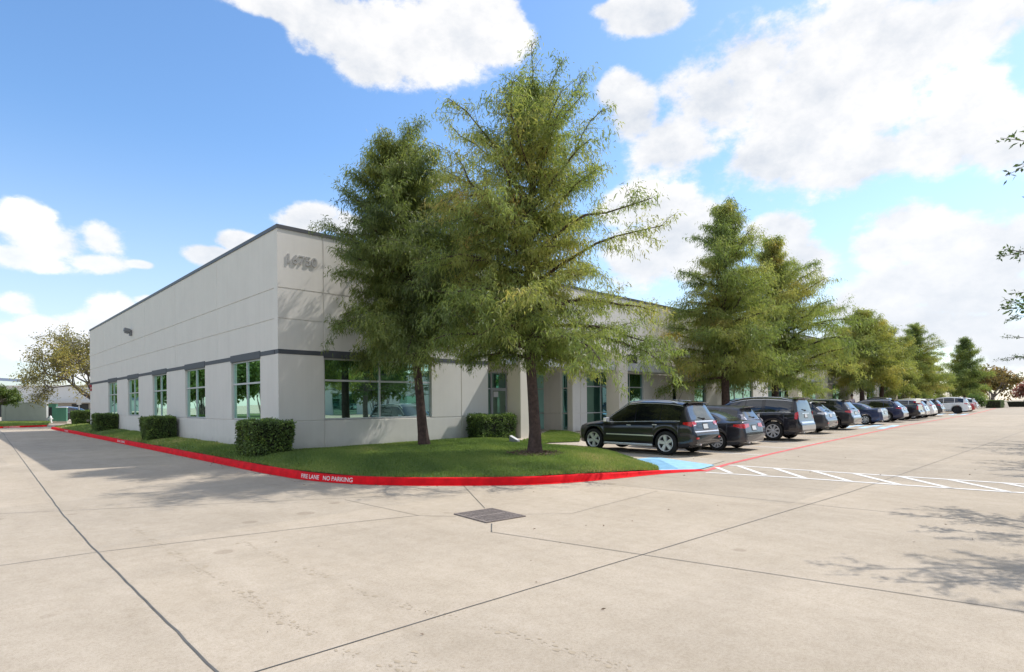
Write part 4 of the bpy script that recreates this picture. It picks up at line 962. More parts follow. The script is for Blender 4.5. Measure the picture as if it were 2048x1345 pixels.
def make_hedge(name, seed, lx, ly, h, n, taper=.12):
    """clipped box hedge, a little wider at the top"""
    rs = np.random.RandomState(seed); root = empty(name)
    core = MB(); k = .90
    b0, t0 = 1-taper, 1.0
    core.add([(sx*lx/2*b0*k, sy*ly/2*b0*k, -.05) for sx, sy in ((-1,-1),(1,-1),(1,1),(-1,1))] + [(sx*lx/2*t0*k, sy*ly/2*t0*k, h-.05) for sx, sy in ((-1,-1),(1,-1),(1,1),(-1,1))],
             [(0,3,2,1),(4,5,6,7),(0,1,5,4),(1,2,6,5),(2,3,7,6),(3,0,4,7)])
    core.build('stem', M['hedge_core'], root)
    A = [lx*h, lx*h, ly*h, ly*h, lx*ly]; A = np.array(A)/sum(A); f = rs.choice(5, n, p=A); u = rs.uniform(-1, 1, n); v = rs.rand(n)
    X = np.where(f == 0, u, np.where(f == 1, u, np.where(f == 2, -1, np.where(f == 3, 1, u)))); Y = np.where(f == 0, -1, np.where(f == 1, 1, np.where(f == 2, u, np.where(f == 3, u, v*2-1)))); Z = np.where(f == 4, 1.0, v)
    Nn = np.stack([np.where(f == 2, -1., np.where(f == 3, 1., 0)), np.where(f == 0, -1., np.where(f == 1, 1., 0)), np.where(f == 4, 1., 0.)], 1)
    sc = b0 + (t0-b0)*Z
    # rounded edges
    ed = np.maximum(np.abs(X), np.abs(Y)); rnd_ = 1 - .05*np.clip((Z-.9)/.1, 0, 1)*np.clip(ed, .8, 1)
    P = np.stack([X*lx/2*sc*rnd_, Y*ly/2*sc*rnd_, Z*h], 1)
    corner = np.clip(np.minimum(np.abs(X), np.abs(Y))-.88, 0, .12)/.12; P[:, :2] *= (1-.05*corner)[:, None]
    P += rs.normal(size=(n, 3))*.022 - Nn*np.abs(rs.normal(size=(n, 1)))*.045 + Nn*(.10*(vnoise(P, 6, seed)-.5) + .05*(vnoise(P, 17, seed+9)-.5))[:, None]
    D = Nn*.7 + rs.normal(size=(n, 3))*.7; D /= np.linalg.norm(D, axis=1, keepdims=True)
    V = leaf_quads(P, D, rs.uniform(.035, .085, n), rs.uniform(.012, .026, n), rs, .1)
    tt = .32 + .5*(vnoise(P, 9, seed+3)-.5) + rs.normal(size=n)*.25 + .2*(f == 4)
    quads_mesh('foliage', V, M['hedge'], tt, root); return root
HG = 'clipped hedges along the building'
h1 = make_hedge('hedge', 1, 1.30, 1.55, 1.02, 15000); tag(h1, 'big clipped hedge at the very corner of the building', 'hedge', HG)
place(h1, -.66, -.55, lawn_z(-.66, -.55) - .02)
h2 = copy_tree(h1); place(h2, -.72, 11.9, lawn_z(-.72, 11.9), math.pi, (.95, .9, .95), 'clipped hedge on the side strip, second from the building corner')
h3 = copy_tree(h1); place(h3, -.62, 25.4, lawn_z(-.62, 25.4), 0, (.95, 1.0, .95), 'clipped hedge on the side strip below the farthest windows')
h4 = copy_tree(h1); place(h4, .3, 41.6, .28, math.pi, (1.0, 1.1, 1.1), 'clipped hedge just past the far end of the side wall')
h5 = make_hedge('hedge', 6, 2.1, .85, .98, 14000, .06); tag(h5, 'long low hedge in front of the entrance recess beside the first column', 'hedge', HG)
place(h5, 8.75, -.62, lawn_z(8.75, -.62) - .02)
h6 = make_hedge('hedge', 8, 5.0, 2.0, 1.15, 5000, .04); tag(h6, 'low flat topped hedge beyond the far end of the car park', 'hedge', HG)
place(h6, 111, -6.6, G(111) + .05)
h7 = make_hedge('hedge', 9, 3.0, 14.0, .9, 5000, .04); tag(h7, 'long dark reddish hedge along the far right boundary', 'hedge', HG)
place(h7, 122, -13.5, G(120) + .05)

# ------------------------------------------------------------------ vehicles
def paint(name, col, metal=0.3, rough=0.28):
    return material('paint_' + name, col, rough, metal, coat=1.0, var=0.03, scale=2)
VM = {'black': paint('black', (0.010, 0.010, 0.016)), 'charcoal': paint('charcoal', (0.030, 0.031, 0.038)), 'slate': paint('slate', (0.085, 0.09, 0.12)), 'grey': paint('grey', (0.050, 0.052, 0.062)),
      'blue': paint('blue', (0.028, 0.042, 0.110)), 'navy': paint('navy', (0.017, 0.024, 0.075)), 'white': paint('white', (0.74, 0.74, 0.73), 0.0, .3), 'silver': paint('silver', (0.42, 0.43, 0.45), .5), 'red': paint('red', (0.40, 0.012, 0.02), .1),
      'bright_blue': paint('bright_blue', (0.05, 0.12, 0.33))}
M['car_glass'] = glass_material('car_glass', (.88, .93, 1.0), (.006, .007, .009), .05)
M['car_glass_clear'] = glass_material('car_glass_light', (.9, .95, .98), (.05, .065, .07), .12)
M['tyre'] = material('tyre_rubber', (0.014, 0.014, 0.014), 0.85)
M['rim'] = material('silver_rim', (0.66, 0.66, 0.66), 0.3, 0.5)
M['rim_dark'] = material('black_rim', (0.02, 0.02, 0.022), 0.4, 0.3)
M['chrome'] = material('chrome', (0.80, 0.80, 0.81), 0.18, 0.55)
M['trim'] = material('black_plastic', (0.018, 0.018, 0.019), 0.6)
M['lamp'] = material('red_lamp', (0.55, 0.008, 0.012), 0.15, 0.0, coat=1.0)
M['lamp_clear'] = material('clear_lamp', (0.72, 0.68, 0.68), 0.15, 0.1, coat=1.0)
M['plate'] = material('pale_plate', (0.62, 0.65, 0.66), 0.5)
M['plate_ink'] = material('plate_ink', (0.10, 0.12, 0.2), 0.6)

WHEELS = {}
def wheel_meshes(Rw, style):
    key = (round(Rw, 2), style)
    if key in WHEELS: return WHEELS[key]
    mb = MB(); w = .115; ri = Rw*.70
    mb.lathe([(ri, -w*.8), (ri*1.05, -w), (Rw*.93, -w), (Rw*.985, -w*.78), (Rw, -w*.4), (Rw, w*.4), (Rw*.985, w*.78), (Rw*.93, w), (ri*1.05, w), (ri, w*.8)], 36, 'y')
    t = mb.build('wheel', M['tyre'], smooth=50); me_t = t.data; bpy.data.objects.remove(t)
    mb = MB(); n, wd, mat = {'five': (5, .26, 'rim'), 'eight': (8, .17, 'rim'), 'ten': (10, .13, 'rim'), 'seven': (7, .16, 'rim'), 'dark': (6, .18, 'rim_dark')}[style]
    mb.lathe([(ri*1.02, -w*.2), (ri*1.02, w*.86), (ri*.97, w*.95), (ri*.90, w*.90), (ri*.88, w*.4)], 36, 'y')
    mb.lathe([(0.0, w*.80), (.045, w*.80), (.065, w*.66), (.068, w*.3)], 16, 'y')
    for i in range(n):
        a = 2*math.pi*i/n + .31; c, s = math.cos(a), math.sin(a); h = ri*wd
        for (r0, r1, h0, h1) in ((.03, ri*.93, h*.62, h),):
            vs = []
            for y, k in ((w*.35, 1.1), (w*.74, .82)):
                for r_, hh in ((r0, -h0*k), (r1, -h1*k), (r1, h1*k), (r0, h0*k)):
                    vs.append((c*r_ - s*hh, y + (0.08*w if r_ == r1 else 0), s*r_ + c*hh))
            mb.add(vs, [(0,1,2,3),(7,6,5,4),(0,4,5,1),(1,5,6,2),(2,6,7,3),(3,7,4,0)])
    r = mb.build('rim', M[mat], smooth=35); me_r = r.data; bpy.data.objects.remove(r)
    mb = MB(); mb.lathe([(0, w*.10), (ri*.98, w*.10)], 24, 'y'); mb.lathe([(ri*.62, w*.12), (ri*.62, w*.22), (.05, w*.22)], 24, 'y')
    r = mb.build('brake_disc', M['trim']); me_b = r.data; bpy.data.objects.remove(r)
    WHEELS[key] = (me_t, me_r, me_b); return WHEELS[key]

def lerp_smooth(P, sig):
    xs = np.array([p[0] for p in P]); zs = np.array([p[1] for p in P]); g = np.linspace(xs[0], xs[-1], 1200); v = np.interp(g, xs, zs)
    dx = g[1]-g[0]; k = int(max(1, sig/dx)); pad = 3*k
    ker = np.exp(-0.5*(np.arange(-pad, pad+1)/k)**2); ker /= ker.sum()
    v2 = np.convolve(np.concatenate([2*v[0]-v[pad:0:-1], v, 2*v[-1]-v[-2:-pad-2:-1]]), ker, 'valid')
    return lambda x: float(np.interp(x, g, v2))

class CarShape:
    """body surface along x from the rear bumper (0) to the nose (L); y half widths; z heights"""
    def __init__(s, sp):
        s.sp = sp; L, W = sp['L'], sp['W']; s.L, s.W = L, W
        s.top = lerp_smooth(sp['top'], .022); s.belt_ = lerp_smooth(sp['belt'], .05)
        hw = W/2; rr = sp.get('round', 1.0)
        s.w_ = lerp_smooth([(0, hw*.80), (.05, hw*.885), (.16, hw*.945), (.5, hw*.985), (1.0, hw), (L-1.2, hw), (L-.6, hw*.965), (L-.25, hw*.88), (L-.06, hw*.74), (L, hw*.62)], .03)
        s.wr_ = lerp_smooth(sp['roofw'], .06); s.sill = sp.get('sill', .25)
        s.Ra = sp['Rw']*sp.get('arch', 1.13); s.xr = sp['ro']; s.xf = sp['ro'] + sp['wb']
    def belt(s, x): return min(s.belt_(x), s.top(x) - .018)
    def zb(s, x):
        b = s.sill + .13*max(0, 1 - x/.55)**1.5 + .05*max(0, 1 - (s.L-x)/.5)
        for xw in (s.xr, s.xf):
            d = s.Ra**2 - (x-xw)**2
            if d > 0: b = max(b, s.sp['Rw'] + math.sqrt(d))
        return min(b, s.belt(x) - .06)
    def e(s, x): return min(.085, .42*(s.top(x) - s.belt(x)))
    def wr(s, x): return min(s.wr_(x)*s.W/2, s.w_(x)*.94)
    def side(s, x):
        w, zb, zt = s.w_(x), s.zb(x), s.belt(x); h = zt-zb
        fr = [(0, .945), (.06, .975), (.22, .997), (.5, 1.0), (.66, .990), (.70, .997), (.86, .982), (.95, .962), (1.0, .935)]
        return [(w*k, zb+h*f) for f, k in fr]
    def upper(s, x):
        w, zt = s.w_(x)*.935, s.belt(x); wr, zr = s.wr(x), s.top(x)-s.e(x); out = []
        for t in (.08, .3, .55, .8, 1.0): out.append((w*(1-t)+wr*t + .022*math.sin(math.pi*t)*min(1, (zr-zt)/.3), zt*(1-t)+zr*t))
        return out
    def topz(s, x, y):
        q = abs(y)/max(s.wr(x), 1e-3)
        return s.top(x) - s.e(x)*min(q, 1.0)**3.2
    def ring(s, x):
        sd = s.side(x); w = sd[0][0]
        pts = [(0, sd[0][1]), (w-.12, sd[0][1])] + sd + s.upper(x); wr = s.wr(x)
        for q in (.93, .82, .62, .34, 0.0): pts.append((wr*q, s.topz(x, wr*q)))
        return pts
    def y_at(s, x, z):
        pts = s.side(x) + s.upper(x)
        return float(np.interp(z, [p[1] for p in pts], [p[0] for p in pts]))
    def rear_x(s, y, z):
        for x in np.arange(0.0, 1.6, .006):
            if s.zb(x) <= z <= (s.topz(x, y) if abs(y) <= s.wr(x) else s.top(x)-s.e(x)) and abs(y) <= s.y_at(x, z): return x
        return None
    def front_x(s, y, z):
        for x in np.arange(s.L, s.L-1.2, -.006):
            if s.zb(x) <= z <= (s.topz(x, y) if abs(y) <= s.wr(x) else s.top(x)-s.e(x)) and abs(y) <= s.y_at(x, z): return x
        return None

def side_patch(mb, S, x0, x1, lo, hi, sgn, nx=14, nz=3, off=.005):
    rows = []
    for i in range(nx+1):
        x = x0+(x1-x0)*i/nx; a, b = lo(x), hi(x)
        if b < a + .004: b = a + .004
        rows.append([(x, sgn*(S.y_at(x, a+(b-a)*j/nz)+off), a+(b-a)*j/nz) for j in range(nz+1)])
    mb.grid(rows)
def rear_patch(mb, S, y0, y1, z0, z1, off=.008, ny=8, nz=3, zf=None, front=False):
    rows = []
    for i in range(ny+1):
        y = y0+(y1-y0)*i/ny; row = []
        for j in range(nz+1):
            a, b = (z0, z1) if zf is None else zf(y); z = a+(b-a)*j/nz; x = S.front_x(y, z) if front else S.rear_x(y, z)
            if x is None: x = row[-1][0] + off if row else (S.L-.2 if front else .1)
            row.append((x + off if front else x - off, y, z))
        rows.append(row)
    mb.grid(rows)

def make_car(sp, name, label, cat, group=None):
    S = CarShape(sp); L, W = S.L, S.W; root = empty(name); tag(root, label, cat, group)
    pm = VM[sp['paint']]; det = sp.get('detail', 2)
    xs = set(np.round(np.concatenate([np.arange(0, .62, .02), np.arange(.62, L-.5, .07), np.arange(L-.5, L+.001, .025), [L]]), 3))
    for xw in (S.xr, S.xf):
        for k in np.linspace(-1, 1, 23): xs.add(round(xw + S.Ra*math.sin(k*math.pi/2), 3))
        xs.add(round(xw-S.Ra-.004, 3)); xs.add(round(xw+S.Ra+.004, 3))
    xs = sorted(x for x in xs if 0 <= x <= L); mb = MB(); rows = []
    for x in xs:
        r = S.ring(x); rows.append([(x, y, z) for y, z in r] + [(x, -y, z) for y, z in r[-2:0:-1]])
    n = len(rows[0]); vs = [p for r in rows for p in r]; fs = []
    for i in range(len(rows)-1):
        for j in range(n): fs.append((i*n+j, i*n+(j+1) % n, (i+1)*n+(j+1) % n, (i+1)*n+j))
    fs.append(tuple(range(n))); fs.append(tuple(range((len(rows)-1)*n, len(rows)*n)[::-1])); mb.add(vs, fs)
    mb.build('body', pm, root, smooth=32)
    # glass: side windows split by pillars, rear window, windscreen
    hi = lambda x: S.top(x)-S.e(x)-sp.get('hdr', .045)
    lo = lambda x: S.belt(x)+.028
    gm = M[sp.get('glass', 'car_glass')]
    for sgn in (1, -1):
        for a, b in sp['win']:
            m = MB(); side_patch(m, S, a, b, lo, hi, sgn, 18, 4, .006); m.build('side_window', gm, root, smooth=40)
        if sp.get('chrome_dlo'):
            m = MB(); a, b = sp['win'][0][0], sp['win'][-1][1]
            side_patch(m, S, a, b, lambda x: S.belt(x)+.006, lambda x: S.belt(x)+.026, sgn, 30, 1, .009)
            if sp['chrome_dlo'] > 1: side_patch(m, S, a, b, lambda x: max(hi(x), lo(x))+.002, lambda x: max(hi(x), lo(x))+.018, sgn, 40, 1, .008)
            m.build('window_trim', M['chrome'], root, smooth=40)
    ra, rb = sp['rearglass']; m = MB(); rows = []
    for i in range(9):
        z = ra+(rb-ra)*i/8; row = []
        for j in range(13):
            q = (j/12-.5)*2; x0 = S.rear_x(0, z) or .3; y = q*(S.wr(x0)-.07+.03*(1-i/8)); x = S.rear_x(y, z) or x0; row.append((x-.009, y, z+.004))
        rows.append(row)
    m.grid(rows); m.build('rear_window', M[sp.get('rglass', 'car_glass_clear')], root, smooth=50)
    wa, wb_ = sp['windscreen']; m = MB(); rows = []
    for i in range(9):
        x = wa+(wb_-wa)*i/8; rows.append([(x+.004, q*(S.wr(x)-.07), S.topz(x, q*(S.wr(x)-.07))+.007) for q in np.linspace(-1, 1, 11)])
    m.grid(rows); m.build('windscreen', gm, root, smooth=50)
    # wheels
    mt, mr, mbk = wheel_meshes(sp['Rw'], sp['rim'])
    for xw in (S.xr, S.xf):
        for sgn in (1, -1):
            o = bpy.data.objects.new('wheel', mt); link(o, root); o.location = (xw, sgn*(W/2-.125), sp['Rw']); o.rotation_euler = (0, .4*sgn+xw, 0 if sgn > 0 else math.pi)
            r = bpy.data.objects.new('rim', mr); link(r, o); r2 = bpy.data.objects.new('brake_disc', mbk); link(r2, o)
    # dark lower cladding, door seams, handles
    for sgn in (1, -1):
        m = MB(); a, b = S.xr+S.Ra+.03, S.xf-S.Ra-.03; side_patch(m, S, a, b, lambda x: S.zb(x)+.003, lambda x: S.zb(x)+sp.get('clad', .07), sgn, 6, 1, .007)
        if sp.get('step'): m.tube([(a, sgn*(W/2-.02), S.sill+.02), (b, sgn*(W/2-.02), S.sill+.02)], .035, 8)
        m.build('side_sill', M[sp.get('sillmat', 'trim')], root)
        for x in sp['seams']:
            m = MB(); side_patch(m, S, x-.004, x+.004, lambda x: S.zb(x)+.08, lambda x: S.belt(x)-.005, sgn, 1, 8, .0025)
            m.build('door_seam', M['trim'], root)
        for x in sp['handles']:
            zh = S.belt(x)-.10; m = MB(); y = S.y_at(x, zh); m.obox((x, sgn*(y+.022), zh), (.085, 0, 0), (0, .010, 0), (0, 0, .014)); m.build('door_handle', M['chrome'] if sp.get('chrome_handles') else pm, root, bevel=.006)
        xm = sp['mirror']; zm = S.belt(xm)+.10; y = S.y_at(xm, S.belt(xm)); m = MB(); m.obox((xm, sgn*(y+.12), zm), (.055, .02*sgn, 0), (-.02*sgn*0, .10, 0), (0, 0, .075)); m.obox((xm, sgn*(y+.02), zm-.06), (.03, 0, 0), (0, .05, 0), (0, 0, .02)); m.build('door_mirror', pm if not sp.get('chrome_mirror') else M['chrome'], root, bevel=.03)
        if sp.get('moulding'):
            m = MB(); a, b, z = sp['moulding']; side_patch(m, S, a, b, lambda x: z, lambda x: z+.04, sgn, 8, 1, .012); m.build('door_moulding', M['chrome'], root)
        if sp.get('archclad'):
            for xw in (S.xr, S.xf):
                m = MB(); rows = []
                for k in range(21):
                    a = math.pi*(.02+.96*k/20); row = []
                    for r_ in (S.Ra-.005, S.Ra+.07):
                        x = xw+r_*math.cos(a); z = sp['Rw']+r_*math.sin(a); z = min(z, S.belt(x)-.1) if False else z; row.append((x, sgn*(S.y_at(x, z)+.008), z))
                    rows.append(row)
                m.grid(rows); m.build('arch_cladding', M['trim'], root, smooth=60)
        if sp.get('rails'):
            a, b = sp['rails']; m = MB(); px = np.linspace(a, b, 9); m.tube([(x, sgn*(S.wr(x)-.05), S.topz(x, S.wr(x)-.05) + (.05 if 0 < i < 8 else .0)) for i, x in enumerate(px)], .016, 6); m.build('roof_rail', M[sp.get('railmat', 'trim')], root, smooth=60)
        # tail lamp wrapping the corner
        y0, z0, z1, xl = sp['tail']; m = MB(); zm_ = sp.get('tailtaper', 0)
        yo = S.y_at(.12, (z0+z1)/2)
        rear_patch(m, S, sgn*y0, sgn*(yo-.015), z0, z1, .012, 8, 4, zf=(lambda y, a=z0, b=z1: (a + zm_*max(0, (yo-abs(y))/(yo-y0))*(b-a)*.5, b)))
        xr0 = S.rear_x(yo-.02, (z0+z1)/2) or .1
        side_patch(m, S, xr0-.01, xr0+xl, lambda x: z0+(z1-z0)*.55*max(0, (x-xr0)/xl)*sp.get('taillo', .8), lambda x: z1-(z1-z0)*.15*max(0, (x-xr0)/xl), sgn, 8, 3, .009)
        m.build('tail_lamp', M[sp.get('tailmat', 'lamp')], root, smooth=50)
        if sp.get('tailclear'):
            a, b = sp['tailclear']; m = MB(); rear_patch(m, S, sgn*(y0+.06), sgn*(yo-.06), a, b, .018, 5, 1); m.build('reversing_lamp', M['lamp_clear'], root)
        if sp.get('reflector'):
            m = MB(); z = sp['reflector']; rear_patch(m, S, sgn*W*.33, sgn*W*.41, z, z+.055, .012, 4, 1); m.build('reflector', M['lamp'], root)
        m = MB(); rear_patch(m, S, sgn*W*.27, sgn*W*.40, sp['head'][0], sp['head'][1], .008, 5, 2, front=True); m.build('headlight', M['lamp_clear'], root)
    m = MB(); rear_patch(m, S, -W*.24, W*.24, sp['head'][0]-.12, sp['head'][1], .006, 5, 3, front=True); m.build('grille', M['trim'], root)
    # plate, tailgate seam, bumper trim, spoiler, wiper, exhaust
    zp = sp['plate']; m = MB(); rear_patch(m, S, -.19, .19, zp-.02, zp+.18, .008, 2, 2); pr = m.build('plate_recess', M['trim'], root)
    m = MB(); rear_patch(m, S, -.152, .152, zp+.005, zp+.155, .016, 2, 1); pl = m.build('number_plate', M['plate'], root)
    if sp.get('gate'):
        z0, z1, yw = sp['gate']; m = MB()
        for y in (-yw, yw): rear_patch(m, S, y-.005, y+.005, z0, z1, .003, 1, 10)
        rear_patch(m, S, -yw, yw, z0-.005, z0+.005, .003, 10, 1); m.build('tailgate_seam', M['trim'], root)
    for (a, b, z0, z1, mt_) in sp.get('rear_strips', []):
        m = MB(); rear_patch(m, S, a, b, z0, z1, .014, 12, 1); m.build('rear_trim', M[mt_] if mt_ in M else VM[mt_], root, smooth=40)
    if sp.get('spoiler'):
        xs_, zs_, ln, ww = sp['spoiler']; m = MB(); rows = []
        for q in np.linspace(-1, 1, 9):
            c = .03*q*q; rows.append([(xs_+.10, q*ww, zs_+.015-c*.6), (xs_-ln+c, q*ww, zs_-.012-c), (xs_-ln+.005+c, q*ww, zs_-.045-c), (xs_+.10, q*ww*.97, zs_-.07-c*.6)])
        m.grid(rows); m.build('spoiler', pm, root, smooth=40)
    if sp.get('wiper'):
        z = ra+.03; m = MB(); m.tube([((S.rear_x(0, z) or .1)-.03, 0, z), ((S.rear_x(.3, z+.05) or .1)-.03, .34, z+.05)], .012, 5); m.obox(((S.rear_x(0, z) or .1)-.015, 0, z), (.02, 0, 0), (0, .05, 0), (0, 0, .03)); m.build('wiper', M['trim'], root)
    if sp.get('antenna'):
        x = sp['antenna']; m = MB(); m.tube([(x, .25, S.topz(x, .25)-.01), (x-.16, .25, S.topz(x, .25)+.28)], [.009, .004], 5); m.build('antenna', M['trim'], root)
    if sp.get('exhaust'):
        m = MB(); z = S.zb(.05)-.01
        m.tube([(-.02, W*.28, z), (.5, W*.28, z+.03)], .032, 10); m.build('exhaust', M['chrome'], root)
    m = MB(); m.box(.35, L-.4, -W/2+.34, W/2-.34, S.sill-.02, S.sill+.12); m.tube([(S.xr, -W/2+.15, sp['Rw']), (S.xr, W/2-.15, sp['Rw'])], .05, 8); m.tube([(S.xf, -W/2+.15, sp['Rw']), (S.xf, W/2-.15, sp['Rw'])], .05, 8); m.build('underbody', M['trim'], root)
    return root

def spec_suv(L=4.82, W=1.94, H=1.76, wb=2.915, ro=1.02, Rw=.385, paint='black', rake=.30, hood=1.08, beltz=1.10, **k):
    s = H/1.76
    sp = dict(L=L, W=W, wb=wb, ro=ro, Rw=Rw, paint=paint, rim='five', sill=.27,
      top=[(0, .66), (.02, .74), (.05, .775), (.085, .80), (.10, .86), (.13, 1.02), (.15, beltz+.0), (.17, beltz+.05), (.19+rake*.98, H-.15), (.24+rake*1.05, H-.09), (.9, H-.03), (1.5, H), (2.1, H), (2.6, H-.05), (L-2.0, H-.16), (L-1.22, hood+.06), (L-1.1, hood+.015), (L-.6, hood-.06), (L-.2, hood-.14), (L-.06, hood-.28), (L, hood-.48)],
      belt=[(0, .7), (.1, .9), (.2, beltz), (.8, beltz+.01), (2.2, beltz-.035), (L-1.4, beltz-.08), (L-.8, hood-.10), (L-.2, hood-.20), (L, .55)],
      roofw=[(0, .82), (.14, .86), (.2+rake, .69), (.9, .71), (2.2, .71), (L-2.0, .70), (L-1.3, .84), (L-.5, .84), (L, .5)],
      win=[(.42+rake*.4, 1.22), (1.27, 2.18), (2.23, L-1.48)], rearglass=(beltz+.06, H-.17), windscreen=(L-1.98, L-1.28), seams=[1.22, 2.2, L-1.35], handles=[1.40, 2.42], mirror=L-1.52,
      tail=(W*.29, .95, 1.10, .26), plate=.86, head=(hood-.26, hood-.14), gate=(.80, beltz, W*.36), spoiler=(.26+rake, H-.06, .17, W*.33), wiper=True, exhaust=True)
    sp.update(k); return sp
def spec_sedan(L=4.55, W=1.78, H=1.47, wb=2.68, ro=1.0, Rw=.325, paint='charcoal', hood=.90, deck=1.06, beltz=.95, **k):
    sp = dict(L=L, W=W, wb=wb, ro=ro, Rw=Rw, paint=paint, rim='ten', sill=.20,
      top=[(0, .55), (.02, .70), (.05, .76), (.07, .84), (.09, deck-.06), (.13, deck), (.28, deck+.005), (.55, deck+.0), (.72, deck+.03), (1.25, H-.13), (1.55, H-.045), (2.1, H), (2.4, H-.01), (2.8, H-.12), (L-1.12, hood+.09), (L-1.0, hood+.03), (L-.5, hood-.06), (L-.2, hood-.14), (L-.05, hood-.28), (L, .5)],
      belt=[(0, .6), (.1, deck-.12), (.3, deck-.07), (.9, beltz+.03), (2.2, beltz-.02), (L-1.3, beltz-.06), (L-.7, hood-.13), (L-.2, hood-.22), (L, .42)],
      roofw=[(0, .80), (.3, .82), (.7, .76), (1.3, .66), (2.2, .66), (2.8, .68), (L-1.1, .82), (L-.5, .82), (L, .5)],
      win=[(.98, 1.30), (1.34, 2.02), (2.07, L-1.38)], rearglass=(deck+.05, H-.10), windscreen=(2.72, L-1.18), seams=[1.25, 2.05, L-1.3], handles=[1.5, 2.35], mirror=L-1.5,
      tail=(W*.24, .80, .95, .24), plate=.72, head=(hood-.24, hood-.13), gate=(.62, deck-.05, W*.30), hdr=.04, exhaust=True, clad=.04)
    sp.update(k); return sp

def park(o, cx, yr, pitch=0.006, yaw=0.0):
    """nose to the building: rear bumper at y = yr, centre line at x = cx"""
    o.location = (cx, yr, G(cx) + .004); o.rotation_euler = (0, -pitch, R(90 + yaw))
CARS = 'cars parked in the row along the building'
c = make_car(spec_suv(paint='black', H=1.80, rake=.25, beltz=1.09, chrome_dlo=2, chrome_handles=True, moulding=(1.45, 3.35, .60), rails=(.75, 2.9), railmat='chrome', antenna=.95, reflector=.55, chrome_mirror=True, tailtaper=.9, tailclear=(.965, 1.0),
    rear_strips=[(-.62, .62, 1.075, 1.125, 'chrome'), (-.78, .78, .765, .80, 'chrome'), (-.55, .55, .36, .46, 'trim')], step=True, sillmat='chrome', Rw=.39, arch=1.16), 'sport_utility_vehicle', 'black sport utility vehicle nearest the lawn, with chrome trim and rear spoiler', 'car', CARS)
park(c, 9.93, -9.72)
c = make_car(spec_sedan(paint='charcoal', H=1.45, deck=1.06, tailtaper=.6, tail=(W_ := .36, .79, .95, .30), rim='ten', rear_strips=[(-.8, .8, .60, .63, 'trim')], glass='car_glass', chrome_dlo=1, antenna=1.75), 'sedan', 'charcoal grey sedan with wide red tail lamps between the black vehicle and the wagon', 'car', CARS)
park(c, 12.55, -10.12)
c = make_car(spec_suv(L=4.45, W=1.78, H=1.56, wb=2.6, ro=.92, Rw=.32, paint='slate', rake=.26, hood=.95, beltz=.98, sill=.2, rim='seven', tail=(.66, .92, 1.20, .08), tailmat='lamp_clear', plate=.80, spoiler=(.42, 1.52, .16, .6), gate=(.72, .98, .62)), 'estate_car', 'slate blue wagon mostly hidden behind the charcoal sedan', 'car', CARS)
park(c, 15.35, -9.05)
c = make_car(spec_suv(L=5.18, W=2.04, H=1.89, wb=2.946, ro=1.14, Rw=.41, paint='black', rake=.10, hood=1.20, beltz=1.20, rim='eight', chrome_dlo=2, chrome_handles=True, rails=(.6, 3.2), railmat='chrome', tail=(.80, .93, 1.24, .10), taillo=0, plate=.98, gate=(.78, 1.2, .74), spoiler=(.36, 1.85, .20, .70),
    rear_strips=[(-.72, .72, .74, .82, 'chrome'), (-.40, .40, 1.15, 1.175, 'chrome'), (-.8, .8, .48, .66, 'silver')], win=[(.42, 1.5), (1.66, 2.35), (2.41, 3.64)], seams=[1.62, 2.38, 3.75], handles=[1.85, 2.62], step=True), 'sport_utility_vehicle', 'very large black sport utility vehicle with upright red tail lamps and big alloy wheels', 'car', CARS)
park(c, 18.72, -9.82)
c = make_car(spec_suv(L=4.77, W=1.885, H=1.69, wb=2.74, ro=1.0, Rw=.375, paint='grey', rake=.52, hood=1.02, beltz=1.05, rim='ten', tail=(.50, .97, 1.09, .30), tailmat='lamp_clear', tailclear=None, plate=.84, reflector=.52, rear_strips=[(-.55, .55, 1.0, 1.02, 'chrome')], gate=(.76, 1.05, .66), spoiler=(.72, 1.64, .24, .6)), 'crossover', 'dark grey crossover with clear tail lamps next to the very large black vehicle', 'car', CARS)
park(c, 24.65, -8.98)
c = make_car(spec_suv(paint='charcoal', rake=.36, rim='seven', tailclear=(.965, 1.0), tailtaper=.5, rear_strips=[(-.62, .62, .74, .79, 'chrome')], railmat='chrome', rails=(.75, 2.9), antenna=.9), 'sport_utility_vehicle', 'charcoal sport utility vehicle parked just left of the blue sedan', 'car', CARS)
park(c, 29.4, -8.85)
c = make_car(spec_sedan(paint='blue', H=1.51, deck=1.10, beltz=.98, L=4.57, rim='eight', tail=(.56, .84, 1.06, .16), tailmat='lamp_clear', taillo=0, glass='car_glass_clear', rear_strips=[(-.2, .2, .99, 1.02, 'chrome')]), 'sedan', 'metallic blue sedan with silver wheel covers in front of the standing person', 'car', CARS)
park(c, 37.35, -8.42)
c = make_car(spec_suv(L=4.92, W=1.96, H=1.71, wb=2.82, ro=1.05, Rw=.38, paint='navy', rake=.48, hood=1.04, beltz=1.06, rim='ten', chrome_dlo=2, tail=(.44, .95, 1.08, .30), tailtaper=.7, rear_strips=[(-.8, .8, .5, .55, 'silver')]), 'crossover', 'navy blue crossover with chrome window outline right of the blue sedan', 'car', CARS)
park(c, 42.45, -8.55)
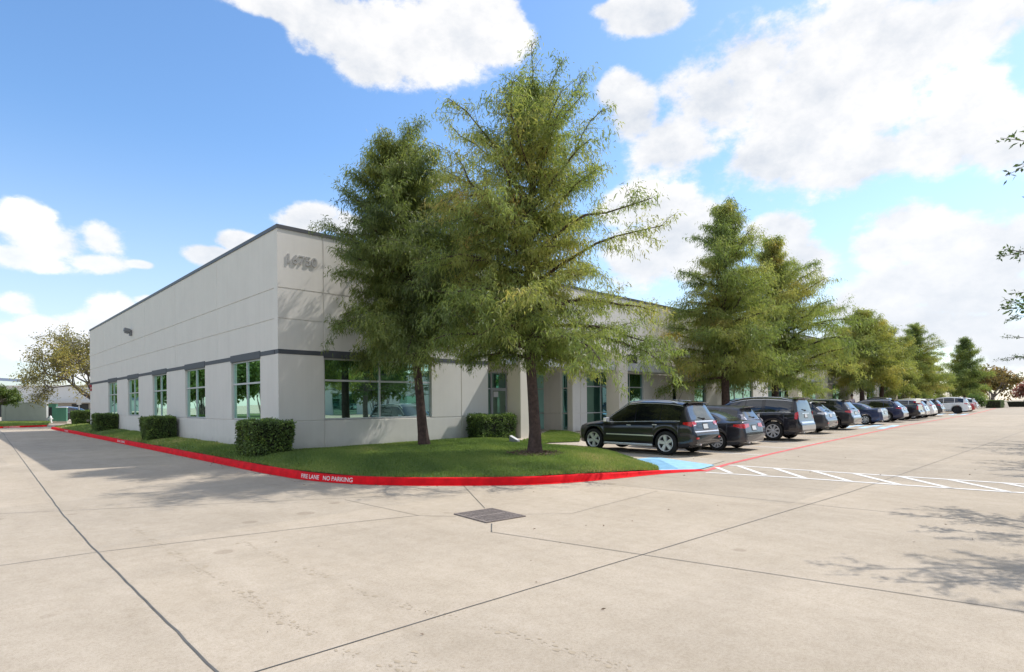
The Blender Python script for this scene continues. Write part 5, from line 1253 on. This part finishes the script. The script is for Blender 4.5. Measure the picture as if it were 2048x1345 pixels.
# pickup: cab, open bed, tailgate
def spec_pickup():
    return spec_suv(L=5.7, W=2.0, H=1.86, wb=3.6, ro=1.25, Rw=.40, paint='black', hood=1.15, beltz=1.16, rim='five', sill=.36,
      top=[(0, .62), (.02, .70), (.10, .72), (.13, .80), (.15, 1.20), (.18, 1.24), (1.9, 1.24), (1.98, 1.26), (2.12, 1.70), (2.3, 1.81), (2.8, 1.86), (3.3, 1.84), (3.7, 1.70), (4.38, 1.20), (4.6, 1.15), (5.3, 1.08), (5.55, .98), (5.65, .8), (5.7, .6)],
      belt=[(0, .62), (.14, 1.15), (1.9, 1.17), (2.3, 1.16), (4.2, 1.08), (5.2, .98), (5.7, .6)], roofw=[(0, .85), (1.9, .90), (2.2, .70), (3.3, .70), (4.3, .84), (5.2, .82), (5.7, .5)],
      win=[(2.24, 3.0), (3.06, 4.1)], rearglass=(1.34, 1.70), windscreen=(3.72, 4.34), seams=[2.2, 3.05, 4.2], handles=[2.4, 3.25], mirror=4.1, tail=(.78, .85, 1.16, .08), taillo=0, plate=.62, gate=(.8, 1.2, .76), spoiler=None, wiper=False, rear_strips=[(-.85, .85, .50, .64, 'silver')])
c = make_car(spec_pickup(), 'pickup_truck', 'black pickup truck with pale rear bumper beside the navy crossover', 'truck', CARS)
park(c, 46.9, -8.75)
c = make_car(spec_suv(L=4.5, W=1.82, H=1.65, wb=2.62, ro=.9, Rw=.34, paint='silver', rake=.30, hood=1.0, beltz=1.04, tail=(.66, 1.02, 1.46, .06), taillo=0, plate=.80), 'crossover', 'silver crossover with tall red lamps up its rear pillars', 'car', CARS)
park(c, 50.4, -8.5)
c = make_car(spec_suv(L=4.6, W=1.85, H=1.69, wb=2.7, ro=.92, Rw=.35, paint='white', rake=.28, hood=1.02, beltz=1.08, tail=(.52, 1.05, 1.16, .16), plate=.84), 'crossover', 'white crossover between the silver one and the dark grey wagon', 'car', CARS)
park(c, 53.5, -8.5)
c = make_car(spec_suv(L=4.6, W=1.85, H=1.68, wb=2.7, ro=.95, Rw=.36, paint='charcoal', rake=.38, hood=1.02, beltz=1.06, tail=(.44, .98, 1.13, .26), plate=.84), 'crossover', 'dark grey crossover to the left of the white police style vehicle', 'car', CARS)
c['label'] = 'dark grey crossover to the left of the white vehicle with black wheels'
park(c, 59.0, -8.2)
c = make_car(spec_suv(L=5.0, W=2.0, H=1.80, wb=2.86, ro=1.05, Rw=.41, paint='white', rake=.20, hood=1.14, beltz=1.14, rim='dark', tail=(.66, .98, 1.12, .28), tailtaper=.9, plate=.86, clad=.16, archclad=True, rails=(.7, 3.0)), 'sport_utility_vehicle', 'white sport utility vehicle with black wheels and black lower cladding', 'car', CARS)
park(c, 70.3, -8.72)
c = make_car(spec_sedan(paint='red', H=1.45, deck=1.02, L=4.4), 'sedan', 'red car peeping out past the white vehicle with black wheels', 'car', CARS)
park(c, 78.2, -8.2)
c = make_car(spec_suv(L=4.6, W=1.85, H=1.67, wb=2.7, ro=.92, Rw=.35, paint='white', rake=.3, hood=1.02, beltz=1.06), 'crossover', 'white car farthest along the parked row, just past the red one', 'car', CARS)
park(c, 82.2, -8.0)
# vehicles beyond the far lawn on the left
c = make_car(spec_suv(L=5.0, W=1.95, H=1.78, wb=2.9, ro=1.02, Rw=.38, paint='charcoal', rake=.2, hood=1.1, beltz=1.1, rim='five', chrome_dlo=1), 'sport_utility_vehicle', 'dark sport utility vehicle side on behind the clipped hedge at the far left', 'car', 'vehicles parked behind the building')
c.location = (1.5, 72.8, .02); c.rotation_euler = (0, 0, R(-38))
c = make_car(spec_suv(L=4.9, W=1.9, H=1.85, wb=2.9, ro=1.0, Rw=.36, paint='bright_blue', rake=.12, hood=1.15, beltz=1.15), 'van', 'bright blue van behind the dark vehicle at the far left', 'car', 'vehicles parked behind the building')
c.location = (3.6, 94, .02); c.rotation_euler = (0, 0, R(-30))
c = make_car(spec_suv(L=4.8, W=1.9, H=1.8, paint='white', rake=.2), 'van', 'white vehicle cut off by the left frame edge beyond the grey enclosure', 'car', 'vehicles parked behind the building')
c.location = (-4.9, 68, .02); c.rotation_euler = (0, 0, R(110))

# ------------------------------------------------------------------ small things near and far
def build_grate():
    root = empty('drain_grate', (-1.585, -11.92, 0.006), R(-6)); tag(root, 'rusty slotted iron drain grate set into the concrete in front of the lawn', 'drain grate')
    w, l = .345, .41
    m = MB(); m.box(-w, w, -l, l, -.004, -.001); m.build('pit', M['pit'], root)
    m = MB(); t = .03
    m.box(-w-t, w+t, -l-t, -l, -.005, .012); m.box(-w-t, w+t, l, l+t, -.005, .012); m.box(-w-t, -w, -l, l, -.005, .012); m.box(w, w+t, -l, l, -.005, .012); m.box(-w, w, -.028, .028, -.005, .011)
    m.build('frame', M['iron'], root)
    for sy in (-1, 1):
        m = MB()
        for i in range(13):
            x = -w + (i+.5)*2*w/13; m.box(x-.016, x+.016, min(sy*.028, sy*l), max(sy*.028, sy*l), -.005, .009)
        m.box(-w, w, sy*.24-.009, sy*.24+.009, -.005, .0085); m.build('bars', M['iron'], root)
build_grate()

def flood_light():
    x, y = 7.15, -3.6; root = empty('flood_light', (x, y, lawn_z(x, y)), R(35)); tag(root, 'small grey box flood light tilted up on the lawn beside the tall tree', 'flood light')
    m = MB(); g = material('grey_lamp_box', (.22, .225, .23), .5)
    m.add([(-.22, -.16, .0), (.22, -.16, .0), (.22, .16, .0), (-.22, .16, .0), (-.22, -.16, .09), (.22, -.16, .09), (.22, .16, .27), (-.22, .16, .27)], [(0,3,2,1),(4,5,6,7),(0,1,5,4),(1,2,6,5),(2,3,7,6),(3,0,4,7)])
    m.build('housing', g, root, bevel=.015)
    m = MB(); m.add([(-.19, -.135, .108), (.19, -.135, .108), (.19, .135, .260), (-.19, .135, .260)], [(0, 1, 2, 3)]); m.build('lens', material('frosted_lens', (.72, .73, .74), .25), root, fixn=False)
    m = MB(); m.tube([(0, 0, -.1), (0, 0, .05)], .03, 8); m.build('stake', M['trim'], root)
flood_light()

def hydrant():
    root = empty('fire_hydrant', (-.15, 57.8, .2)); tag(root, 'white fire hydrant at the corner of the grey block enclosure', 'fire hydrant'); w = material('white_hydrant', (.75, .75, .73), .5)
    m = MB(); m.lathe([(0, -.05), (.16, -.05), (.16, .03), (.105, .05), (.10, .40), (.13, .43), (.13, .47), (.115, .49), (.11, .56), (.08, .63), (.03, .67), (.03, .72), (0, .72)], 16); m.build('barrel', w, root, smooth=40)
    for a in (0, math.pi, -math.pi/2):
        m = MB(); c, s = math.cos(a), math.sin(a); m.tube([(c*.05, s*.05, .36), (c*.17, s*.17, .36), (c*.20, s*.20, .36)], [.06, .06, .045], 10); m.build('nozzle', w, root, smooth=40)
hydrant()

def utility():
    gm = material('green_cabinet', (.055, .19, .12), .5, var=.1, scale=2); cap = material('pale_cap', (.7, .72, .7), .5)
    def cab(x, y, wx, wy, h, rz, label, white=False):
        root = empty('utility_cabinet', (x, y, .2), rz); tag(root, label, 'cabinet', 'green utility cabinets beside the enclosure')
        m = MB(); m.box(-wx/2, wx/2, -wy/2, wy/2, 0, h); m.build('housing', gm, root, bevel=.02)
        m = MB(); m.box(-wx/2-.04, wx/2+.04, -wy/2-.04, wy/2+.04, h, h+.08); m.build('lid', cap if white else gm, root, bevel=.02)
        m = MB(); m.box(-wx*.42, wx*.05, -wy/2-.012, -wy/2-.001, h*.3, h*.85); m.build('door_panel', M['trim'] if not white else gm, root)
        m = MB(); m.box(-wx/2-.06, wx/2+.06, -wy/2-.06, wy/2+.06, -.15, .04); m.build('plinth', M['walk'], root)
    cab(.35, 61.5, .85, .8, 1.85, R(-15), 'green utility cabinet with a dark door panel right behind the hydrant'); cab(.95, 59.2, .85, .8, 1.5, R(-15), 'green utility cabinet with a white lid to the right of the hydrant', True)
utility()

def enclosure():
    root = empty('block_enclosure', (0, 0, .2)); tag(root, 'pale grey block wall enclosure on the far lawn', 'enclosure wall')
    bm_ = material('grey_block', (.46, .47, .45), .9, var=.06, scale=2)
    m = MB(); a, b = Vector((-3.55, 62.4, 0)), Vector((-.35, 59.9, 0)); d = (b-a).normalized(); n = Vector((-d.y, d.x, 0))
    for i in range(10): m.obox((a+b)/2 + Vector((0, 0, .1+.2*i)), d*(b-a).length/2 - d*(.0), n*(.10 if i % 1 == 0 else .1), (0, 0, .097))
    m.obox((a+b)/2 + Vector((0, 0, 1.0)), d*(b-a).length/2*.999, n*.09, (0, 0, 1.0)); m.build('wall', bm_, root)
    m = MB(); m.obox((a+b)/2 + Vector((0, 0, 2.05)), d*(b-a).length/2, n*.13, (0, 0, .05)); m.build('coping', bm_, root)
    for p in (a, b): m = MB(); m.obox(p + Vector((0, 0, 1.03)), d*.16, n*.16, (0, 0, 1.03)); m.build('pier', bm_, root, bevel=.01)
    m = MB(); n2 = Vector((-.05, 1, 0)).normalized(); e = b + n2*3.2 - d*.15; m.obox((b - d*.15 + e)/2 + Vector((0, 0, 1.0)), n2*1.6, Vector((n2.y, -n2.x, 0))*.10, (0, 0, 1.0)); m.build('wall', bm_, root)
enclosure()

def far_buildings():
    root = empty('warehouse', (0, 0, 0)); tag(root, 'long white warehouse with a stepped parapet behind the far left car park', 'building'); wm = material('white_wall', (.62, .60, .57), .85, var=.03, scale=.3)
    d = Vector((.80, -.60, 0)); n = Vector((.60, .80, 0)); o = Vector((-9, 136, 0))
    def bx(mb, u0, u1, v0, v1, z0, z1): mb.obox(o + d*(u0+u1)/2 + n*(v0+v1)/2 + Vector((0, 0, (z0+z1)/2)), d*(u1-u0)/2, n*(v1-v0)/2, (0, 0, (z1-z0)/2))
    m = MB(); bx(m, 6.5, 60, 0, 30, -.5, 5.9); bx(m, -6, 6.5, 0, 30, -.5, 4.5); m.build('wall', wm, root)
    m = MB(); bx(m, -6.1, 6.5, -.2, 0, 4.45, 4.65); bx(m, 6.5, 60.1, -.2, 0, 5.85, 6.05); m.build('coping', M['wall'], root)
    m = MB(); bx(m, 8, 60, -3.2, -.02, 2.6, 2.9); m.build('canopy', M['alu'], root)
    for i in range(7): m = MB(); bx(m, 10+i*6.5, 13+i*6.5, -.06, .02, 0, 2.4); m.build('door', M['band'], root)
    root = empty('office_block', (0, 0, 0)); tag(root, 'flat topped office block with blue and pale green bands and rooftop plant, far left', 'building')
    o = Vector((-24, 196, 0))
    pg = material('pale_green_panel', (.50, .58, .54), .7); bl = material('blue_window_band', (.13, .17, .25), .3)
    m = MB(); bx(m, -22, 22.5, 0, 25, -.5, 9.2); m.build('wall', pg, root)
    for z0, z1 in ((9.2, 10.0), (6.6, 7.6), (3.6, 5.0)): m = MB(); bx(m, -22.1, 22.6, -.25, .0, z0, z1); m.build('window_band' if z0 < 9 else 'parapet', bl, root)
    m = MB(); bx(m, -22, 22.5, 0.01, 25, 9.2, 10.0); m.build('roof', bl, root)
    rnd = random.Random(3); u = -20
    while u < 13:
        w = rnd.uniform(1.6, 3.6); m = MB(); bx(m, u, u+w, 2, 5, 10.0, 10.0+rnd.uniform(1.0, 2.0)); m.build('rooftop_unit', M['band'] if rnd.random() < .75 else M['alu'], root); u += w + rnd.uniform(.1, .6)
    for u in (14.5, 16.0, 18.4, 19.8): m = MB(); m.tube([tuple(o + d*u + n*3 + Vector((0, 0, 9.9))), tuple(o + d*u + n*3 + Vector((0, 0, 11.4)))], .08, 6); m.build('antenna_mast', M['alu'], root)
    # warehouse across the car park, seen only in the window glass
    root = empty('warehouse', (0, 0, 0)); tag(root, 'pale warehouse across the car park, mirrored in the front windows', 'building')
    m = MB(); m.box(-10, 110, -84, -64, -.5, 6.5); m.build('wall', wm, root); m = MB(); m.box(-10.1, 110.1, -84.1, -63.9, 6.5, 6.8); m.build('coping', M['coping'], root)
    for i in range(9): m = MB(); m.box(2+i*11, 6+i*11, -63.99, -63.9, .2, 3.4); m.build('window', M['pane_dark'], root)
    # slim pale post behind the side wall
    root = empty('sign_post', (2.0, 56, .1)); tag(root, 'slim pale post just past the far end of the side wall', 'post'); m = MB(); m.tube([(0, 0, 0), (0, 0, 2.6)], .045, 8); m.build('pole', M['alu'], root); m = MB(); m.box(-.2, .2, -.06, -.045, 1.9, 2.6); m.build('sign_plate', M['alu'], root)
far_buildings()

def mirrored_trees():
    L_ = ['leafy tree mirrored in the nearest side window', 'leafy tree mirrored in the second side window', 'leafy tree mirrored in the middle side window', 'leafy tree mirrored in the fourth side window', 'leafy tree mirrored in the farthest side window', 'tall tree mirrored behind the fourth side window', 'tall tree mirrored behind the middle side window']
    for o, (x, y, s), lb in zip([m1] + list(MT), [(-13, 52, 1.0), (-17, 57, 1.1), (-13.5, 66, 1.0), (-19, 74, 1.2), (-15, 86, 1.1), (-24, 66, 1.5), (-20, 106, 1.5)], L_): place(o, x, y, .3, x, s, lb)
    for i, (x, y, s) in enumerate([(9, -37, .9), (18, -36, 1.1), (27, -38, .95), (37, -36, 1.15), (48, -37, 1.0), (60, -37, 1.1), (74, -36, 1.0), (90, -37, 1.1)]):
        c = copy_tree(m1); place(c, x, y, .1, i*1.7, s, 'tree across the car park, mirrored in the front glass ' + ['of the corner window', 'right half of the corner window', 'by the entrance recess', 'between the first columns', 'past the third column', 'near the middle of the front', 'by the second portico', 'at the far end'][i])
mirrored_trees()

# ------------------------------------------------------------------ the person between the parked cars and the building
def skin_mesh(name, verts, edges, mat, parent, levels=2, root_i=0):
    me = bpy.data.meshes.new(name); me.from_pydata([v[:3] for v in verts], edges, []); o = bpy.data.objects.new(name, me); link(o, parent)
    o.modifiers.new('skin', 'SKIN').use_smooth_shade = True
    if not me.skin_vertices:
        bpy.context.view_layer.objects.active = o
    for i, v in enumerate(verts):
        r = v[3] if isinstance(v[3], tuple) else (v[3], v[3]); me.skin_vertices[0].data[i].radius = r; me.skin_vertices[0].data[i].use_root = (i == root_i)
    sb = o.modifiers.new('sub', 'SUBSURF'); sb.levels = levels; sb.render_levels = levels
    dg = bpy.context.evaluated_depsgraph_get(); m2 = bpy.data.meshes.new_from_object(o.evaluated_get(dg)); o.modifiers.clear(); o.data = m2; m2.materials.clear(); m2.materials.append(mat)
    m2.polygons.foreach_set('use_smooth', [True]*len(m2.polygons)); return o

def build_person():
    root = empty('person', (49.85, -3.0, G(49.85) + .17), R(225)); root.scale = (1.06, 1.06, 1.06)
    tag(root, 'person in a pale pink shirt standing behind the blue sedan', 'person')
    skin = material('skin', (.50, .30, .22), .55); shirt = material('pink_shirt', (.62, .50, .56), .85, var=.06, scale=6); jeans = material('dark_trousers', (.05, .06, .10), .9); hair = material('brown_hair', (.06, .04, .03), .8); shoe = material('brown_shoes', (.06, .04, .03), .6)
    # body: pelvis root, spine, neck, head, arms with five fingers, legs (x forward, y left)
    V = []; E_ = []
    def v(x, y, z, r): V.append((x, y, z, r)); return len(V)-1
    def e(*ids): E_.extend(zip(ids, ids[1:]))
    pel = v(0, 0, .95, (.15, .11)); wa = v(0, 0, 1.10, (.145, .10)); ch = v(.01, 0, 1.30, (.165, .115)); sh = v(0, 0, 1.44, (.12, .085)); nk = v(.005, 0, 1.52, .055); n2 = v(.015, 0, 1.57, .052)
    h1 = v(.03, 0, 1.62, (.066, .075)); h2 = v(.02, 0, 1.69, (.076, .095)); h3 = v(.012, 0, 1.755, (.068, .08)); e(pel, wa, ch, sh, nk, n2, h1, h2, h3)
    hands = []
    for s in (1, -1):
        a = v(0, s*.17, 1.42, .065); el = v(-.02 + (.0 if s > 0 else .02), s*.235, 1.14, .046); wr = v(.07 if s > 0 else .16, s*.22, .92 if s > 0 else 1.02, .030); e(sh, a, el, wr)
        d = (.06, -.01*s, -.09) if s > 0 else (.10, -.01*s, -.02)
        p = v(V[wr][0]+d[0]*.8, V[wr][1]+d[1], V[wr][2]+d[2]*.8, (.036, .018)); e(wr, p)
        for k in range(4):
            off = (k-1.5)*.019; L_ = (.9, 1.05, 1.0, .8)[k]; q = p
            for j, (fx, fz) in enumerate(((.35, -.35), (.25, -.45), (.08, -.4))):
                x, y, z = V[q][:3]; yy = y + off*(1 if j == 0 else .12); w = v(x + fx*.075*L_ + d[0]*.12, yy, z + fz*.085*L_ + d[2]*.12, .0095 - .001*j); e(q, w); q = w
        t1_ = v(V[wr][0]+d[0]*.45+.022, V[wr][1]-.03*s, V[wr][2]+d[2]*.45, .012); t2_ = v(V[t1_][0]+.03, V[t1_][1]-.01*s, V[t1_][2]-.03, .010); e(wr, t1_, t2_)
    for s in (1, -1):
        hp = v(0, s*.09, .88, .092); kn = v(.02, s*.10, .50, .060); an = v(-.01, s*.105, .09, .042); hl = v(.03, s*.11, .045, .042); to = v(.15, s*.125, .03, (.04, .028)); e(pel, hp, kn, an, hl, to)
    body = skin_mesh('body', V, E_, skin, root)
    # face: nose, eyes, mouth, ears merged onto the head
    f = MB(); f.tube([(.105, 0, 1.70), (.128, 0, 1.665), (.108, 0, 1.655)], [.008, .016, .010], 8)
    for s in (1, -1): f.tube([(.01, s*.077, 1.655), (.0, s*.086, 1.69), (.01, s*.078, 1.71)], [.012, .02, .012], 6)
    f.build('nose_and_ears', skin, root, smooth=60)
    for s in (1, -1): f = MB(); f.lathe([(0, .008), (.010, .006), (.013, 0)], 10, 'x', (.098, s*.032, 1.695)); f.build('eye', M['trim'], root)
    f = MB(); f.tube([(.098, -.025, 1.625), (.106, 0, 1.622), (.098, .025, 1.625)], [.004, .006, .004], 6); f.build('mouth', material('lips', (.40, .16, .14), .6), root)
    skin_mesh('hair', [(.0, 0, 1.76, (.080, .092)), (-.035, 0, 1.70, (.075, .072)), (-.04, 0, 1.65, (.06, .05)), (.05, 0, 1.79, (.06, .045))], [(0, 1), (1, 2), (0, 3)], hair, root)
    V = []; E_ = []
    pel = v(0, 0, .90, (.175, .135)); wa = v(0, 0, 1.10, (.165, .122)); ch = v(.01, 0, 1.30, (.182, .132)); sh = v(0, 0, 1.44, (.135, .10)); nk = v(.003, 0, 1.505, .066); e(pel, wa, ch, sh, nk)
    for s in (1, -1): a = v(0, s*.17, 1.42, .08); m_ = v(-.01, s*.215, 1.24, .066); el = v(-.015, s*.228, 1.17, .064); e(sh, a, m_, el)
    skin_mesh('shirt', V, E_, shirt, root)
    V = []; E_ = []
    pel = v(0, 0, .93, (.165, .125))
    for s in (1, -1): hp = v(0, s*.09, .86, .108); kn = v(.02, s*.10, .50, .076); an = v(-.01, s*.105, .10, .066); e(pel, hp, kn, an)
    skin_mesh('trousers', V, E_, jeans, root)
    for s in (1, -1): skin_mesh('shoe', [(-.03, s*.108, .05, (.045, .045)), (.06, s*.115, .042, (.048, .04)), (.17, s*.127, .03, (.046, .03))], [(0, 1), (1, 2)], shoe, root)
build_person()

def litter():
    rs = np.random.RandomState(7); pts = []
    for k in range(60): pts.append((rs.uniform(-6, 12), rs.uniform(-17.5, -9.5)))
    for k in range(260):
        i = rs.randint(20, len(KP)); pts.append((KP[i][0] - abs(rs.normal())*.25, KP[i][1] - abs(rs.normal())*.22))
    P = np.array([(x, y, G(x)+.008) for x, y in pts]); n = len(P); D = rs.normal(size=(n, 3)); D[:, 2] = np.abs(D[:, 2])*.25; D /= np.linalg.norm(D, axis=1, keepdims=True)
    V = leaf_quads(P, D, rs.uniform(.02, .06, n), rs.uniform(.006, .016, n), rs, 0); V[:, :, 2] = np.maximum(V[:, :, 2], P[:, None, 2])
    tag(quads_mesh('leaf_litter', V, material('dry_leaf', (.13, .085, .05), .9, var=.4, scale=3), rs.rand(n)), kind='stuff')
litter()
